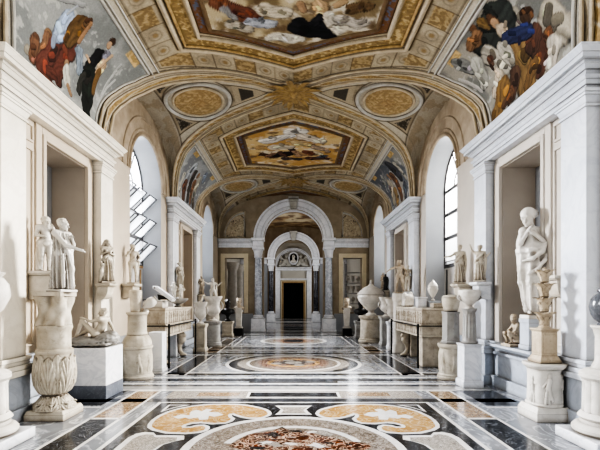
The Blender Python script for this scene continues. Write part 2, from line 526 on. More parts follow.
def P(c): return np.array(lin(c))
def scroll(S, Y, f, seed=0.):
    a = fbm(S * f * .7 + seed, Y * f * .7 + 3.7 + seed, 2) * 4
    q = np.sin(S * f * 2.1 + 1.6 * np.sin(Y * f * 2.1 + a)) * np.sin(Y * f * 2.3 + 1.6 * np.sin(S * f * 1.9 + a * 1.7))
    rdg = 1 - np.abs(2 * fbm(S * f * 1.6 + 4, Y * f * 1.6 + seed, 3) - 1) * 2.6
    return sst(.0, .75, .55 * q + .75 * rdg - .05)
CREAM, CREAM2, GOLD, GOLDD, BRN, TANP, WHT, GRY = (P(c) for c in ((.74, .69, .59), (.64, .59, .50), (.74, .635, .44), (.46, .37, .23), (.24, .185, .12), (.64, .545, .39), (.79, .755, .68), (.60, .585, .55)))
def lay(col, c, m):
    m = np.clip(m, 0, 1)[:, None]
    return col * (1 - m) + c * m
def band(x, a, b, e=.012): return sst(a - e, a + e, x) * (1 - sst(b - e, b + e, x))

def paint_barrel(S, Y):
    n = fbm(S * 3.1, Y * 3.1)
    col = lay(np.repeat(CREAM[None], len(S), 0), CREAM2, sst(.35, .7, n))
    X = np.interp(np.abs(S), _ps, _px)
    ci = np.argmin(np.abs(Y[:, None] - np.array(BY)[None]), 1); v = Y - np.array(BY)[ci]
    wi = np.argmin(np.abs(Y[:, None] - np.array(WY)[None]), 1); w = np.abs(Y - np.array(WY)[wi])
    r = w - webhalf(X)
    a = np.abs(S)
    d1 = hexd(S, v, 2.2, 2.62, 1.5); d2 = hexd(S, v, 2.7, 3.02, 1.95)
    sc = scroll(S, Y, 7.5)
    rng_ = -d1
    # coffer ring with rosettes and gilt panels
    per = np.where(np.abs(S) > 2.2, v * 1.0 + 40, S * 1.05)
    cell = (per / .42) % 1.0; cid = np.floor(per / .42).astype(int)
    mid = np.abs(d1 - .24)
    ros = np.hypot((cell - .5) * .42, mid)
    ring = (d1 > 0) & (d1 < .52)
    goldc = (cid % 3 == 0)
    c2 = lay(col, CREAM2 * .8, (band(ros, .105, .13) + band(ros, .05, .065)) * (~goldc))
    c2 = lay(c2, TANP * .9, (1 - sst(.04, .06, ros)) * (~goldc))
    c2 = lay(c2, GOLD * .95, goldc * band(mid, -1, .17) * .7)
    c2 = lay(c2, GOLDD, goldc * band(mid, -1, .17) * (1 - sc) * .7)
    c2 = lay(c2, BRN * 1.5, np.maximum(1 - sst(.0, .045, cell), sst(.955, 1, cell)) * .7)
    c2 = lay(c2, BRN, band(d1, .44, .47) * .7)
    col = np.where(ring[:, None], c2, col)
    # strips along the sides
    col = lay(col, WHT * .95, band(a, 2.74, 2.84) * (d1 > .5)); col = lay(col, BRN * 1.3, band(a, 2.70, 2.73) * (d1 > .4) * .8)
    # panel frame
    k = d1 < 0
    c3 = lay(col, TANP, band(rng_, -.1, .9))
    c3 = lay(c3, BRN * .9, band(rng_, 0, .05) * .85)
    c3 = lay(c3, CREAM2, band(rng_, .06, .13)); c3 = lay(c3, BRN, band(rng_, .13, .15) * .7)
    c3 = lay(c3, GOLD * .92, band(rng_, .15, .41)); c3 = lay(c3, GOLDD * 1.1, band(rng_, .17, .39) * (1 - sc) * .68)
    c3 = lay(c3, P((.86, .78, .60)), band(rng_, .17, .39) * sst(.8, 1., sc) * .5)
    c3 = lay(c3, CREAM, band(rng_, .41, .49)); c3 = lay(c3, BRN * 1.3, band(rng_, .49, .52))
    c3 = lay(c3, P((.50, .36, .25)), band(rng_, .52, .9)); c3 = lay(c3, P((.42, .45, .52)), band(rng_, .55, .64) * (fbm(S * 16, Y * 16) > .52))
    col = np.where(k[:, None], c3, col)
    # grey spandrels round the side paintings
    sp = (a > 2.84)
    col = np.where(sp[:, None], lay(col, P((.66, .655, .63)), np.ones(len(S)) * .7), col)
    # rib band along the groin
    q = r < .46
    c4 = lay(col, WHT, np.ones(len(S)) * .8)
    c4 = lay(c4, BRN * 1.4, band(r, .43, .47) * .8)
    c4 = lay(c4, CREAM2, band(r, .30, .36)); c4 = lay(c4, BRN * 1.6, band(r, .285, .30) * .8)
    c4 = lay(c4, GOLD * .95, band(r, .06, .22)); c4 = lay(c4, GOLDD, band(r, .07, .21) * (1 - scroll(S, Y, 11)) * .5)
    dent = (np.hypot(S, Y) / .16) % 1.0
    c4 = lay(c4, WHT, band(r, .0, .22) * (1 - sst(.06, .12, np.abs(dent - .5))) * .8)
    c4 = lay(c4, BRN * 1.2, band(r, -.03, .025) * .8)
    col = np.where(q[:, None], c4, col)
    return col

def paint_web(X, V, side):
    n = fbm(X * 3, V * 3 + 9)
    col = lay(np.repeat(P((.72, .675, .585))[None], len(X), 0), P((.62, .565, .475)), sst(.35, .7, n))
    d = webhalf(X) - np.abs(V)                       # distance from the rib
    col = lay(col, WHT * .95, band(d, .0, .17)); col = lay(col, BRN, band(d, .17, .20) * .9); col = lay(col, BRN * 1.2, band(d, -.01, .012) * .8)
    e = np.hypot((X - 2.26) / .64, V / .78)
    tri = (d > .2) & (X < 1.42) & (X > .75)
    col = lay(col, CREAM * .95, tri * .8)
    t2 = (d > .28) & (X > .95) & (X < 1.28); col = lay(col, P((.23, .22, .2)), t2 * .9)
    t3 = (d > .20) & (X > 2.55) & (X < 2.98) & (e > 1.34) & (d > .26)
    col = lay(col, P((.2, .18, .16)), t3 * .9); col = lay(col, P((.66, .62, .55)), t3 * (scroll(X, V, 13) > .8) * .7)
    col = lay(col, P((.70, .665, .60)), (X > 3.05) * .8)
    col = lay(col, BRN * 1.4, band(X, 3.04, 3.07) * .8)
    col = lay(col, P((.58, .50, .38)), ((X > 3.12) & (fbm(X * 5, V * 5, 3) > .52)) * .45)
    col = lay(col, WHT * .9, band(e, .92, 1.22, .03)); col = lay(col, BRN * 1.2, band(e, 1.2, 1.25, .02) * .8)
    return col

def color_mesh(name, G, col, mat, parent=None, kind=None):
    mb = MB(); mb.grid(G)
    o = mb.build(name, mat, parent, fixn=False)
    ca = o.data.color_attributes.new('paint', 'FLOAT_COLOR', 'POINT')
    rgba = np.concatenate([col, np.ones((len(col), 1))], 1).astype(np.float32)
    ca.data.foreach_set('color', rgba.ravel())
    o.data.set_sharp_from_angle(angle=math.radians(60))
    if kind: o['kind'] = kind
    return o

ceil = bpy.data.objects.new('ceiling', None); C.objects.link(ceil); ceil['kind'] = 'structure'
ceil['label'] = 'barrel vault painted with gilt coffers and stucco, crossed by window vaults'
def barrel_section(y0f, y1f, ns, ny, nm):
    S = np.linspace(-SL, SL, ns); T = np.linspace(0, 1, ny)
    X = np.interp(np.abs(S), _ps, _px)
    A = y0f(X); B = y1f(X)
    SS = np.repeat(S[:, None], ny, 1); YY = A[:, None] * (1 - T)[None] + B[:, None] * T[None]
    G = vpt(SS.ravel(), YY.ravel()).reshape(ns, ny, 3)
    return color_mesh(nm, G, paint_barrel(SS.ravel(), YY.ravel()), M['paint'], ceil, 'structure')
barrel_section(lambda X: 0 * X + .15, lambda X: np.maximum(.2, WY[0] - webhalf(X)), 80, 20, 'barrel_vault')
barrel_section(lambda X: WY[0] + webhalf(X), lambda X: WY[1] - webhalf(X), 420, 330, 'barrel_vault')
barrel_section(lambda X: WY[1] + webhalf(X), lambda X: WY[2] - webhalf(X), 300, 240, 'barrel_vault')
barrel_section(lambda X: WY[2] + webhalf(X), lambda X: 0 * X + 18.95, 160, 80, 'barrel_vault')

def webpt(x, v, off=0.):
    """cross vault over a window: x from the crown boss to the wall, v along the hall from the bay's centre"""
    x = np.asarray(x, float); v = np.asarray(v, float)
    zr = np.interp(x, _px, _pz); zr = np.where(x > 3.5, SP, zr)
    zc = 4.93 - .36 * (x / 3.5) ** 1.3
    h = webhalf(x) + 1e-6
    q = np.clip(1 - np.abs(v / h) ** 2.3, 0, 1) ** (1 / 2.3)
    return x, v, zr + (np.maximum(zc, zr) - zr) * q + off
def web(yc, sg, nm):
    nx, nv = 150, 121
    X = 3.56 * np.linspace(0, 1, nx) ** .9; U = np.sin(np.linspace(-1, 1, nv) * PI / 2)
    XX = np.repeat(X[:, None], nv, 1); VV = webhalf(X)[:, None] * U[None]
    x, v, z = webpt(XX.ravel(), VV.ravel())
    G = np.stack([sg * x, yc + v, z + E], -1).reshape(nx, nv, 3)
    return color_mesh(nm, G, paint_web(XX.ravel(), VV.ravel(), sg), M['paint'], ceil, 'structure')
for i, yc in enumerate(WY):
    for sg in (-1, 1): web(yc, sg, 'window_vault')

# rib mouldings
for i, yc in enumerate(WY):
    for e in (-1, 1):
        if i == 0 and e < 0: continue
        mb = MB()
        xs = np.concatenate([-np.linspace(3.5, .28, 46), np.linspace(.28, 3.5, 46)])
        for off, rad in ((.0, .035), (.235, .022), (.40, .03)):
            s = np.sign(xs) * s_of_x(xs); y = yc + e * (webhalf(xs) + off)
            pts = vpt(s, y, .008); x, z, nx, nz = prof(s)
            mb.tube([tuple(p) for p in pts], rad, 7, nrm=[(a, 0, b) for a, b in zip(nx, nz)])
        structure(mb.build('vault_rib', M['stucco'], ceil))
# raised frame lines of the coffers and side strips
for c in BY[1:3]:
    mb = MB()
    for wid, apex, cor, rad in ((2.7, 3.02, 1.95, .022),):
        pass
    for sg in (-1, 1):
        for a in (2.72, 2.84):
            ys = np.linspace(c - 1.9, c + 1.9, 30); s = np.full(30, sg * a); x, z, nx, nz = prof(s)
            mb.tube([tuple(p) for p in vpt(s, ys, .006)], .02, 6, nrm=[(p, 0, q) for p, q in zip(nx, nz)])
    structure(mb.build('coffer_moulding', M['stuccog'], ceil))

# ------------------------------------------------------------------ painted panels (each a thing of its own)
def hexpts(wid, apex, cor, n=40):
    c = [(0, apex), (wid, cor), (wid, -cor), (0, -apex), (-wid, -cor), (-wid, cor)]
    out = []
    for i in range(6):
        a, b = c[i], c[(i + 1) % 6]
        for k in range(n): out.append((a[0] + (b[0] - a[0]) * k / n, a[1] + (b[1] - a[1]) * k / n))
    return np.array(out)
def paint_figs(S, V, base, figs, seed, warp=.05):
    """soft modelled figures laid over a ground: capsules (s0,v0,s1,v1,r,colour) with cloth folds and a lit side"""
    col = base.copy()
    k = .3 / warp
    wS = S + warp * (fbm(S * k + seed, V * k, 4) - .5) * 2.4; wV = V + warp * (fbm(S * k, V * k + 5 + seed, 4) - .5) * 2.4
    rs = np.random.RandomState(int(seed * 10)); more = []
    for p in figs:
        more.append((*p[:5], tuple(.8 * x + .2 * np.mean(p[5]) for x in p[5])))
        if p[4] > .085:
            for k in range(4):
                t = rs.rand(); o = rs.uniform(-.75, .75, 2) * p[4]; e = rs.uniform(-1., 1., 2) * p[4] * .7; g = rs.choice([.62, .78, 1.2, 1.38])
                x, y = p[0] + (p[2] - p[0]) * t + o[0], p[1] + (p[3] - p[1]) * t + o[1]
                more.append((x, y, x + e[0], y + e[1], p[4] * rs.uniform(.22, .38), tuple(min(.95, v * g + rs.uniform(-.03, .03)) for v in more[-1][5][:3]) if k == 0 else tuple(min(.95, max(.03, v * g)) for v in p[5])))
    for q, (a, b, c, d, r, cc) in enumerate(more):
        r = r * 1.14
        L = max((c - a) ** 2 + (d - b) ** 2, 1e-6); l = math.sqrt(L)
        cloth = r > .085
        xs, xv = (wS, wV) if cloth else (S + .3 * (wS - S), V + .3 * (wV - V))
        t = np.clip(((xs - a) * (c - a) + (xv - b) * (d - b)) / L, 0, 1)
        ds = xs - a - t * (c - a); dv = xv - b - t * (d - b)
        rr = np.hypot(ds, dv) / (r * (1 - .12 * t))
        m = 1 - sst(.93, 1.03, rr)
        across = (-(d - b) * ds + (c - a) * dv) / (l * r)
        along = t * l / r
        f1 = fbm(across * 2.6 + q * 3.1, along * .9 + q, 3); f2 = np.abs(np.sin(across * 5.5 + 7 * fbm(across + q, along * .6, 3) + along * 1.3))
        fold = (f2 - .5) * .36 + (f1 - .5) * .8 if cloth else (f1 - .5) * .3
        sh = .86 + .34 * np.clip(-ds / r * .8 - dv / r * .5, -1, 1) + fold - .55 * sst(.7, 1.02, rr)
        col = np.where(m[:, None] > 0, col * (1 - m[:, None]) + np.array(lin(cc))[None] * np.clip(sh, .08, 1.7)[:, None] * m[:, None], col)
    return col
def polar_canvas(B, c0, rings):
    R = np.linspace(0, 1, rings) ** .75
    q = np.concatenate([B, B[:1]])
    return c0[None, None] + R[:, None, None] * (q[None] - c0[None, None])
def canvas(name, B, c0, rings, yc, off, paintf, parent):
    Q = polar_canvas(B, np.array(c0, float), rings); S = Q[..., 0].ravel(); V = Q[..., 1].ravel()
    G = vpt(S, V + yc, off).reshape(*Q.shape[:2], 3)
    return color_mesh(name, G, paintf(S, V), M['fresco'], parent)
def frame_tube(name, B, yc, rad, mat, parent, off=.01, flat=1.0):
    s = B[:, 0]; x, z, nx, nz = prof(s); mb = MB()
    mb.tube([tuple(p) for p in vpt(s, B[:, 1] + yc, off)], rad, 8, True, nrm=[(a, 0, b) for a, b in zip(nx, nz)], flat=flat)
    return mb.build(name, mat, parent)

FC = [(-.9, -.6, -.2, -.9, .25, (.72, .66, .52)), (.9, -.5, .3, -1.1, .25, (.7, .63, .5)), (-.5, .1, .6, .0, .22, (.80, .75, .64)),
      (-1.21, .55, -.83, .87, .147, (.55, .33, .22)), (-.98, .71, -.61, .88, .103, (.5, .28, .2)), (-.76, 1.02, -.38, 1.09, .103, (.72, .74, .78)), (-1.17, 1.02, -.8, 1.2, .1, (.74, .70, .62)), (-.53, .7, -.15, .89, .118, (.8, .75, .65)),
      (.41, .7, .49, .89, .118, (.8, .66, .48)), (.12, 1.2, .63, 1.34, .176, (.1, .1, .12)), (.42, .98, .56, 1.1, .1, (.12, .12, .14)), (.11, .66, .16, .8, .06, (.74, .58, .42)), (.63, .88, .81, 1.28, .088, (.84, .8, .72)),
      (.9, .96, 1.17, 1.03, .118, (.78, .74, .68)), (.97, .65, 1.24, .64, .103, (.5, .38, .24)), (-.44, 1.46, .12, 1.52, .088, (.82, .79, .72)), (.71, .65, .83, .56, .059, (.8, .66, .48)), (-1.17, .7, -1.09, .85, .07, (.6, .6, .6))]
FD = [(-.82, -.72, -.11, -1.02, .132, (.9, .88, .84)), (-.1, -1.3, .3, -1.3, .132, (.92, .9, .86)), (.32, -.96, .9, -.66, .132, (.85, .8, .72)), (-1.06, .41, -.76, .68, .088, (.35, .2, .12)), (-.59, .57, -.12, .42, .103, (.15, .12, .12)), (-.28, .86, .2, .95, .088, (.3, .25, .25)),
      (.2, .51, .82, .37, .118, (.72, .55, .36)), (.52, .84, 1.17, .82, .088, (.4, .25, .2)), (.71, -.14, 1.11, .06, .088, (.7, .6, .5)), (-1.08, -.21, -.72, -.03, .118, (.75, .6, .38)), (-.04, .09, .07, .42, .074, (.3, .15, .12)), (-.9, .62, -.7, .45, .07, (.62, .45, .34)), (-.45, .35, -.3, .6, .07, (.40, .26, .2)), (.05, .3, .15, .6, .07, (.74, .58, .44)), (.45, .25, .6, .5, .08, (.55, .3, .2)), (.75, .3, .95, .55, .08, (.82, .74, .6)), (.9, .7, 1.1, .5, .06, (.3, .34, .42)), (-.6, -.2, -.1, -.1, .13, (.86, .8, .7)), (.1, -.5, .5, -.3, .1, (.8, .7, .5))]
def center_fresco(c, figs, sky1, sky2, label, seed):
    t = thing('ceiling_fresco', label, 'ceiling painting', (0, 0, 0), group='central vault paintings')
    def pf(S, V):
        n = fbm(S * 1.8 + seed, V * 1.8)
        base = lay(np.repeat(P(sky1)[None], len(S), 0), P(sky2), sst(.38, .62, n))
        base = lay(base, P((.88, .85, .78)), sst(.55, .72, fbm(S * 3.2 + 3, V * 4.2 + seed)) * .8); base = lay(base, P((.42, .33, .24)), sst(.60, .74, fbm(S * 3.6 + 31, V * 4 + 11 + seed)) * .8)
        return paint_figs(S, V, base, [(p[0], p[1], p[2], p[3], p[4] * (1.5 if c > 10 else 1.12), p[5]) for p in figs], seed, .10)
    canvas('painted_panel', hexpts(1.46, 1.82, 1.14), (0, .01), 90, c, .016, pf, t)
    frame_tube('inner_frame', hexpts(1.5, 1.86, 1.16), c, .04, M['brownline'], t, .012, .7)
    frame_tube('cream_moulding', hexpts(1.74, 2.1, 1.28), c, .04, M['stucco'], t, .01)
    frame_tube('outer_frame', hexpts(2.13, 2.54, 1.47), c, .05, M['stucco'], t, .01)
    frame_tube('gilt_edge', hexpts(2.03, 2.43, 1.42), c, .03, M['gold'], t, .01)
center_fresco(6.0, FC, (.52, .45, .33), (.76, .70, .57), 'pointed ceiling painting overhead with a black-robed figure on pale clouds', 1.)
center_fresco(13.0, FD, (.76, .60, .36), (.84, .74, .54), 'pointed ceiling painting farther off with a golden sky and white clouds', 7.)

FL = [(3.24, 1.07, 3.75, 1.1, .029, (.7, .7, .68)), (3.38, 1.1, 3.9, 1.05, .025, (.72, .72, .7)), (3.5, 1.2, 4.1, 1.02, .03, (.72, .72, .7)), (3.05, -.5, 3.3, -.75, .05, (.62, .63, .63)), (3.15, -.3, 3.5, -.85, .04, (.66, .66, .65)),
      (4.24, -.78, 4.25, -.73, .065, (.6, .56, .48)), (4.02, -.68, 4.03, -.68, .068, (.42, .27, .17)), (4.1, -.68, 4.3, -.64, .093, (.5, .33, .22)), (3.84, -.5, 3.84, -.5, .075, (.55, .4, .26)), (3.91, -.49, 4.18, -.49, .1, (.52, .36, .24)),
      (3.8, -.24, 4.28, -.45, .151, (.44, .22, .16)), (3.73, -.03, 4.23, -.12, .136, (.42, .2, .14)), (4.27, -.32, 4.27, -.19, .079, (.4, .19, .13)), (4.4, -.4, 4.45, -.1, .06, (.42, .22, .14)), (3.64, .15, 3.87, .32, .079, (.52, .57, .62)), (3.47, -.33, 3.71, -.32, .136, (.62, .68, .78)), (3.81, -.37, 3.89, -.35, .05, (.55, .6, .68)),
      (3.37, -.12, 3.64, -.09, .129, (.46, .33, .16)), (3.42, -.38, 3.23, -.35, .018, (.7, .72, .74)), (3.28, -.05, 3.24, -.01, .057, (.5, .36, .22)), (3.26, -.08, 3.2, -.03, .036, (.38, .24, .14)), (3.55, .05, 3.24, .02, .036, (.68, .5, .34)),
      (3.42, .51, 3.68, .47, .108, (.08, .08, .09)), (3.78, .59, 4.14, .71, .165, (.1, .13, .1)), (4.2, .65, 4.5, .78, .12, (.09, .1, .08)), (3.89, .45, 4.12, .43, .079, (.2, .2, .17)), (3.95, .01, 3.96, .02, .054, (.62, .48, .34)), (4.05, .04, 4.16, .12, .079, (.76, .74, .68)), (4.21, .14, 4.30, .24, .036, (.62, .48, .34)),
      (3.34, .67, 3.36, .66, .09, (.5, .5, .55)), (3.5, .73, 3.6, .72, .086, (.8, .66, .5)), (3.27, .77, 3.53, .72, .032, (.8, .66, .5)), (3.11, .54, 3.12, .57, .062, (.3, .2, .13)), (3.18, .55, 3.21, .58, .05, (.78, .62, .46)), (3.62, .74, 3.95, .81, .057, (.5, .36, .17)), (3.6, .32, 3.63, .45, .022, (.8, .66, .5))]
FR = [(3.83, -.77, 4.03, -.87, .23, (.66, .62, .54)), (3.35, -.32, 3.51, -.3, .112, (.6, .57, .5)), (3.23, -.13, 3.25, .5, .245, (.22, .24, .22)), (3.31, 1.45, 3.77, 1.11, .046, (.72, .7, .66)), (3.1, 1.2, 3.4, 1.0, .12, (.52, .52, .5)), (3.45, .55, 3.76, .36, .184, (.7, .67, .6)), (3.38, .86, 3.69, .98, .133, (.66, .65, .6)),
      (2.97, .36, 2.98, .36, .072, (.5, .34, .22)), (3.08, .4, 3.12, .68, .097, (.56, .4, .26)), (3.04, .17, 3.1, .16, .077, (.55, .42, .22)), (3.5, -.46, 3.53, -.45, .097, (.36, .25, .16)), (4.02, -.48, 4.25, -.38, .153, (.38, .22, .14)), (3.8, -.14, 4.25, -.04, .24, (.54, .41, .22)), (4.12, -.26, 4.29, -.07, .092, (.5, .36, .18)), (3.81, -.44, 3.91, -.31, .123, (.36, .22, .15)),
      (3.19, .0, 3.15, .01, .085, (.4, .26, .16)), (3.21, .02, 3.23, .03, .07, (.74, .58, .42)), (3.36, .0, 3.41, .01, .097, (.78, .7, .58)), (3.52, .01, 3.68, -.34, .107, (.16, .19, .36)), (3.94, -.65, 3.95, -.64, .087, (.48, .3, .18)), (4.12, -.7, 4.32, -.61, .123, (.74, .7, .63)),
      (3.57, .19, 3.75, .17, .128, (.74, .71, .64)), (4.02, .19, 4.21, .34, .133, (.36, .24, .16)), (3.53, .56, 3.58, .58, .087, (.4, .25, .17)), (3.81, .54, 3.99, .76, .102, (.77, .7, .6)), (4.04, .52, 4.39, .9, .163, (.54, .4, .2)), (4.24, .4, 4.29, .6, .092, (.4, .26, .15)), (4.06, 1.18, 4.18, 1.28, .061, (.3, .27, .2))]
FE = [(3.3, -.6, 3.7, -.5, .18, (.62, .64, .66)), (3.5, .4, 3.9, .6, .2, (.6, .58, .52)), (3.4, -.2, 4.2, .1, .13, (.25, .22, .2)), (3.9, -.5, 4.3, -.4, .17, (.4, .24, .16)), (3.6, .2, 4.2, .4, .13, (.5, .34, .22)), (3.3, .1, 3.36, .12, .08, (.6, .45, .32)), (4.1, .7, 4.35, .8, .12, (.34, .3, .24)), (3.7, -.9, 4.3, -.85, .1, (.7, .68, .62)), (3.1, .5, 3.3, .8, .1, (.5, .54, .6))]
FG = [(3.2, -.5, 3.6, -.6, .2, (.25, .25, .27)), (3.6, .5, 4.1, .7, .2, (.62, .58, .5)), (3.5, -.1, 4.2, -.2, .17, (.45, .3, .18)), (3.9, .3, 4.35, .35, .16, (.56, .44, .26)), (3.35, .15, 3.42, .15, .08, (.62, .47, .34)), (4.0, -.7, 4.3, -.6, .14, (.3, .32, .36)), (3.2, .6, 3.4, .9, .09, (.58, .58, .55)), (3.3, -.85, 3.8, -1., .1, (.66, .64, .58))]
def side_fresco(c, sg, figs, ground, cloud, label, seed):
    t = thing('vault_side_fresco', label, 'wall painting', (0, 0, 0), group='paintings above the cornices')
    top = 2.9; B = []
    vb = lambda a: 3.5 - .48 - np.interp(np.interp(a, _ps, _px), _dx, _dd)     # half length where the rib band begins
    arc = np.linspace(top, SL - .02, 80)
    B += [(s, vb(s)) for s in arc]
    B += [(SL - .02, v) for v in np.linspace(vb(SL - .02), -vb(SL - .02), 110)[1:-1]]
    B += [(s, -vb(s)) for s in arc[::-1]]
    B += [(top, v) for v in np.linspace(-vb(top), vb(top), 110)[1:-1]]
    B = np.array(B)
    def pf(S, V):
        a = np.abs(S)
        n = fbm(a * 2.2 + seed, V * 2.2, 5)
        base = lay(np.repeat(P(ground)[None], len(S), 0), P(cloud), sst(.42, .62, n))
        st = fbm(a * 3 + V * 6 + seed, V * 3 - a * 9, 4)
        base = lay(base, P((.74, .735, .71)), sst(.60, .68, st) * sst(3.0, 3.3, a) * .6)
        base = lay(base, GOLD * (.75 + .5 * scroll(S, V, 8))[:, None], (a < 3.06 - .0 * a) * (np.abs(np.abs(V) - 1.15) < .2))
        return paint_figs(a, V, base, figs, seed)
    Bs = B.copy(); Bs[:, 0] *= sg
    canvas('painted_scene', Bs, (sg * 3.75, 0), 150, c, .014, pf, t)
    frame_tube('frame', Bs, c, .028, M['stuccog'], t, .01)
side_fresco(6.0, -1, FL, (.50, .51, .50), (.60, .605, .59), 'vault painting above left cornice, red and black robed figures on grey', 2.)
side_fresco(6.0, 1, FR, (.46, .46, .44), (.62, .60, .55), 'vault painting above right cornice, figures in gold and blue robes', 4.)
side_fresco(13.0, -1, FE, (.48, .49, .50), (.60, .61, .61), 'smaller distant vault painting above the left doorway cornice', 9.)
side_fresco(13.0, 1, FG, (.38, .39, .41), (.56, .55, .52), 'smaller distant vault painting above the right doorway cornice', 12.)

# ------------------------------------------------------------------ medallions, bosses
def ell_on_web(xc, rx, rv, n, yc, sg, off):
    th = np.arange(n) * 2 * PI / n
    x, v, z = webpt(xc + rx * np.cos(th), rv * np.sin(th), off)
    return np.stack([sg * x, yc + v, z + E], -1)
WORD = ['', 'nearer', 'farther']
for i, yc in ((1, WY[1]), (2, WY[2])):
    for sg, sd in ((-1, 'left'), (1, 'right')):
        t = thing('ceiling_medallion', 'oval gilt scrollwork medallion in %s window vault on the %s' % (WORD[i], sd), 'medallion', group='oval vault medallions')
        nr, na = 26, 64
        R = np.linspace(0, 1, nr); th = np.linspace(0, 2 * PI, na + 1)
        xx = 2.26 + .54 * R[:, None] * np.cos(th)[None]; vv = .60 * R[:, None] * np.sin(th)[None]
        dome = -.03 - .03 * np.sqrt(np.clip(1 - R ** 2, 0, 1))[:, None] - .014 * scroll(xx * 1.0, vv * 1.0, 10)
        x, v, z = webpt(xx, vv); G = np.stack([sg * x, yc + v, z + dome + E], -1)
        sc = scroll(xx.ravel(), vv.ravel(), 10); rr = np.repeat(R[:, None], na + 1, 1).ravel()
        col = lay(np.repeat(P((.75, .655, .49))[None], sc.size, 0), GOLDD * 1.25, (1 - sc) * .6)
        col = lay(col, P((.62, .50, .33)), band(rr, -.1, .3) * .4)
        color_mesh('gilt_rosette', G, col, M['fresco'], t)
        for r1, r2, rad, mt, nm in ((.575, .63, .035, 'stucco', 'beaded_ring'), (.74, .80, .045, 'stuccog', 'outer_ring')):
            mb = MB(); mb.tube([tuple(p) for p in ell_on_web(2.26, r1, r2, 64, yc, sg, -.02)], rad, 8, True); mb.build(nm, M[mt], t)
    t = thing('ceiling_boss', 'gilt radiating leaf boss at the crown between %s medallions' % ('the nearer' if i == 1 else 'the two farther'), 'ceiling boss', (0, yc, 4.93 + E), group='crown bosses')
    mb = MB()
    for k in range(18):
        a = k * 2 * PI / 18
        s0 = mb.n; G = leaf_grid(.70 if k % 2 else .52, .085, .22, 10, 5, 3); mb.grid(G)
        mb.xf(s0, Matrix.Rotation(a, 4, 'Z') @ Matrix.Translation((.03, 0, -.055)) @ Matrix.Rotation(PI / 2 - .02, 4, 'Y'))
    mb.build('leaf_rays', M['gold'], t)
    mb = MB(); mb.lathe([(0, -.13), (.04, -.125), (.07, -.09), (.1, -.06), (.16, -.045), (.2, -.02), (.2, 0)], 24); mb.build('centre_rosette', M['gold'], t)

# ================================================================== WALLS
def wall_poly(mb, outer, holes, t0, t1, axis, mi=0, hmi=None):
    """flat wall with openings; (p,q) in the wall plane; t0,t1 the two faces along the axis"""
    loops = [outer] + holes
    tris = tessellate_polygon([[Vector((p, q, 0)) for p, q in lp] for lp in loops])
    flat = [pt for lp in loops for pt in lp]
    mk = (lambda t: [(t, p, q) for p, q in flat]) if axis == 'x' else (lambda t: [(p, t, q) for p, q in flat])
    n = len(flat)
    F = [tuple(t) for t in tris] + [tuple(i + n for i in t[::-1]) for t in tris]
    b = 0
    for lp in loops:
        m = len(lp)
        for i in range(m): F.append((b + i, b + (i + 1) % m, n + b + (i + 1) % m, n + b + i))
        b += m
    mb.add(mk(t0) + mk(t1), F, mi)
    if hmi:
        k = len(F) - sum(len(h) for h in holes)
        for h, m in zip(holes, hmi):
            for i in range(len(h)): mb.mi[len(mb.mi) - len(F) + k + i] = m
            k += len(h)
def arch_loop(c, half, zb, zs, n=28, rise=None):
    rise = half if rise is None else rise
    return [(c - half, zb), (c + half, zb)] + [(c + half * math.cos(PI * k / n), zs + rise * math.sin(PI * k / n)) for k in range(n + 1)]
def rect(a, b, z0, z1): return [(a, z0), (b, z0), (b, z1), (a, z1)]
NICHE = [(5.68, 6.82), (12.7, 13.85)]; NZ = (E - .72, E + 2.26)
BAYS = [(4.45, 7.56), (11.1, 14.6)]
WC = [(2.3, 1.03), (9.70, 1.02), (16.6, 1.02)]; WS = E + 2.86; WB = E - .72
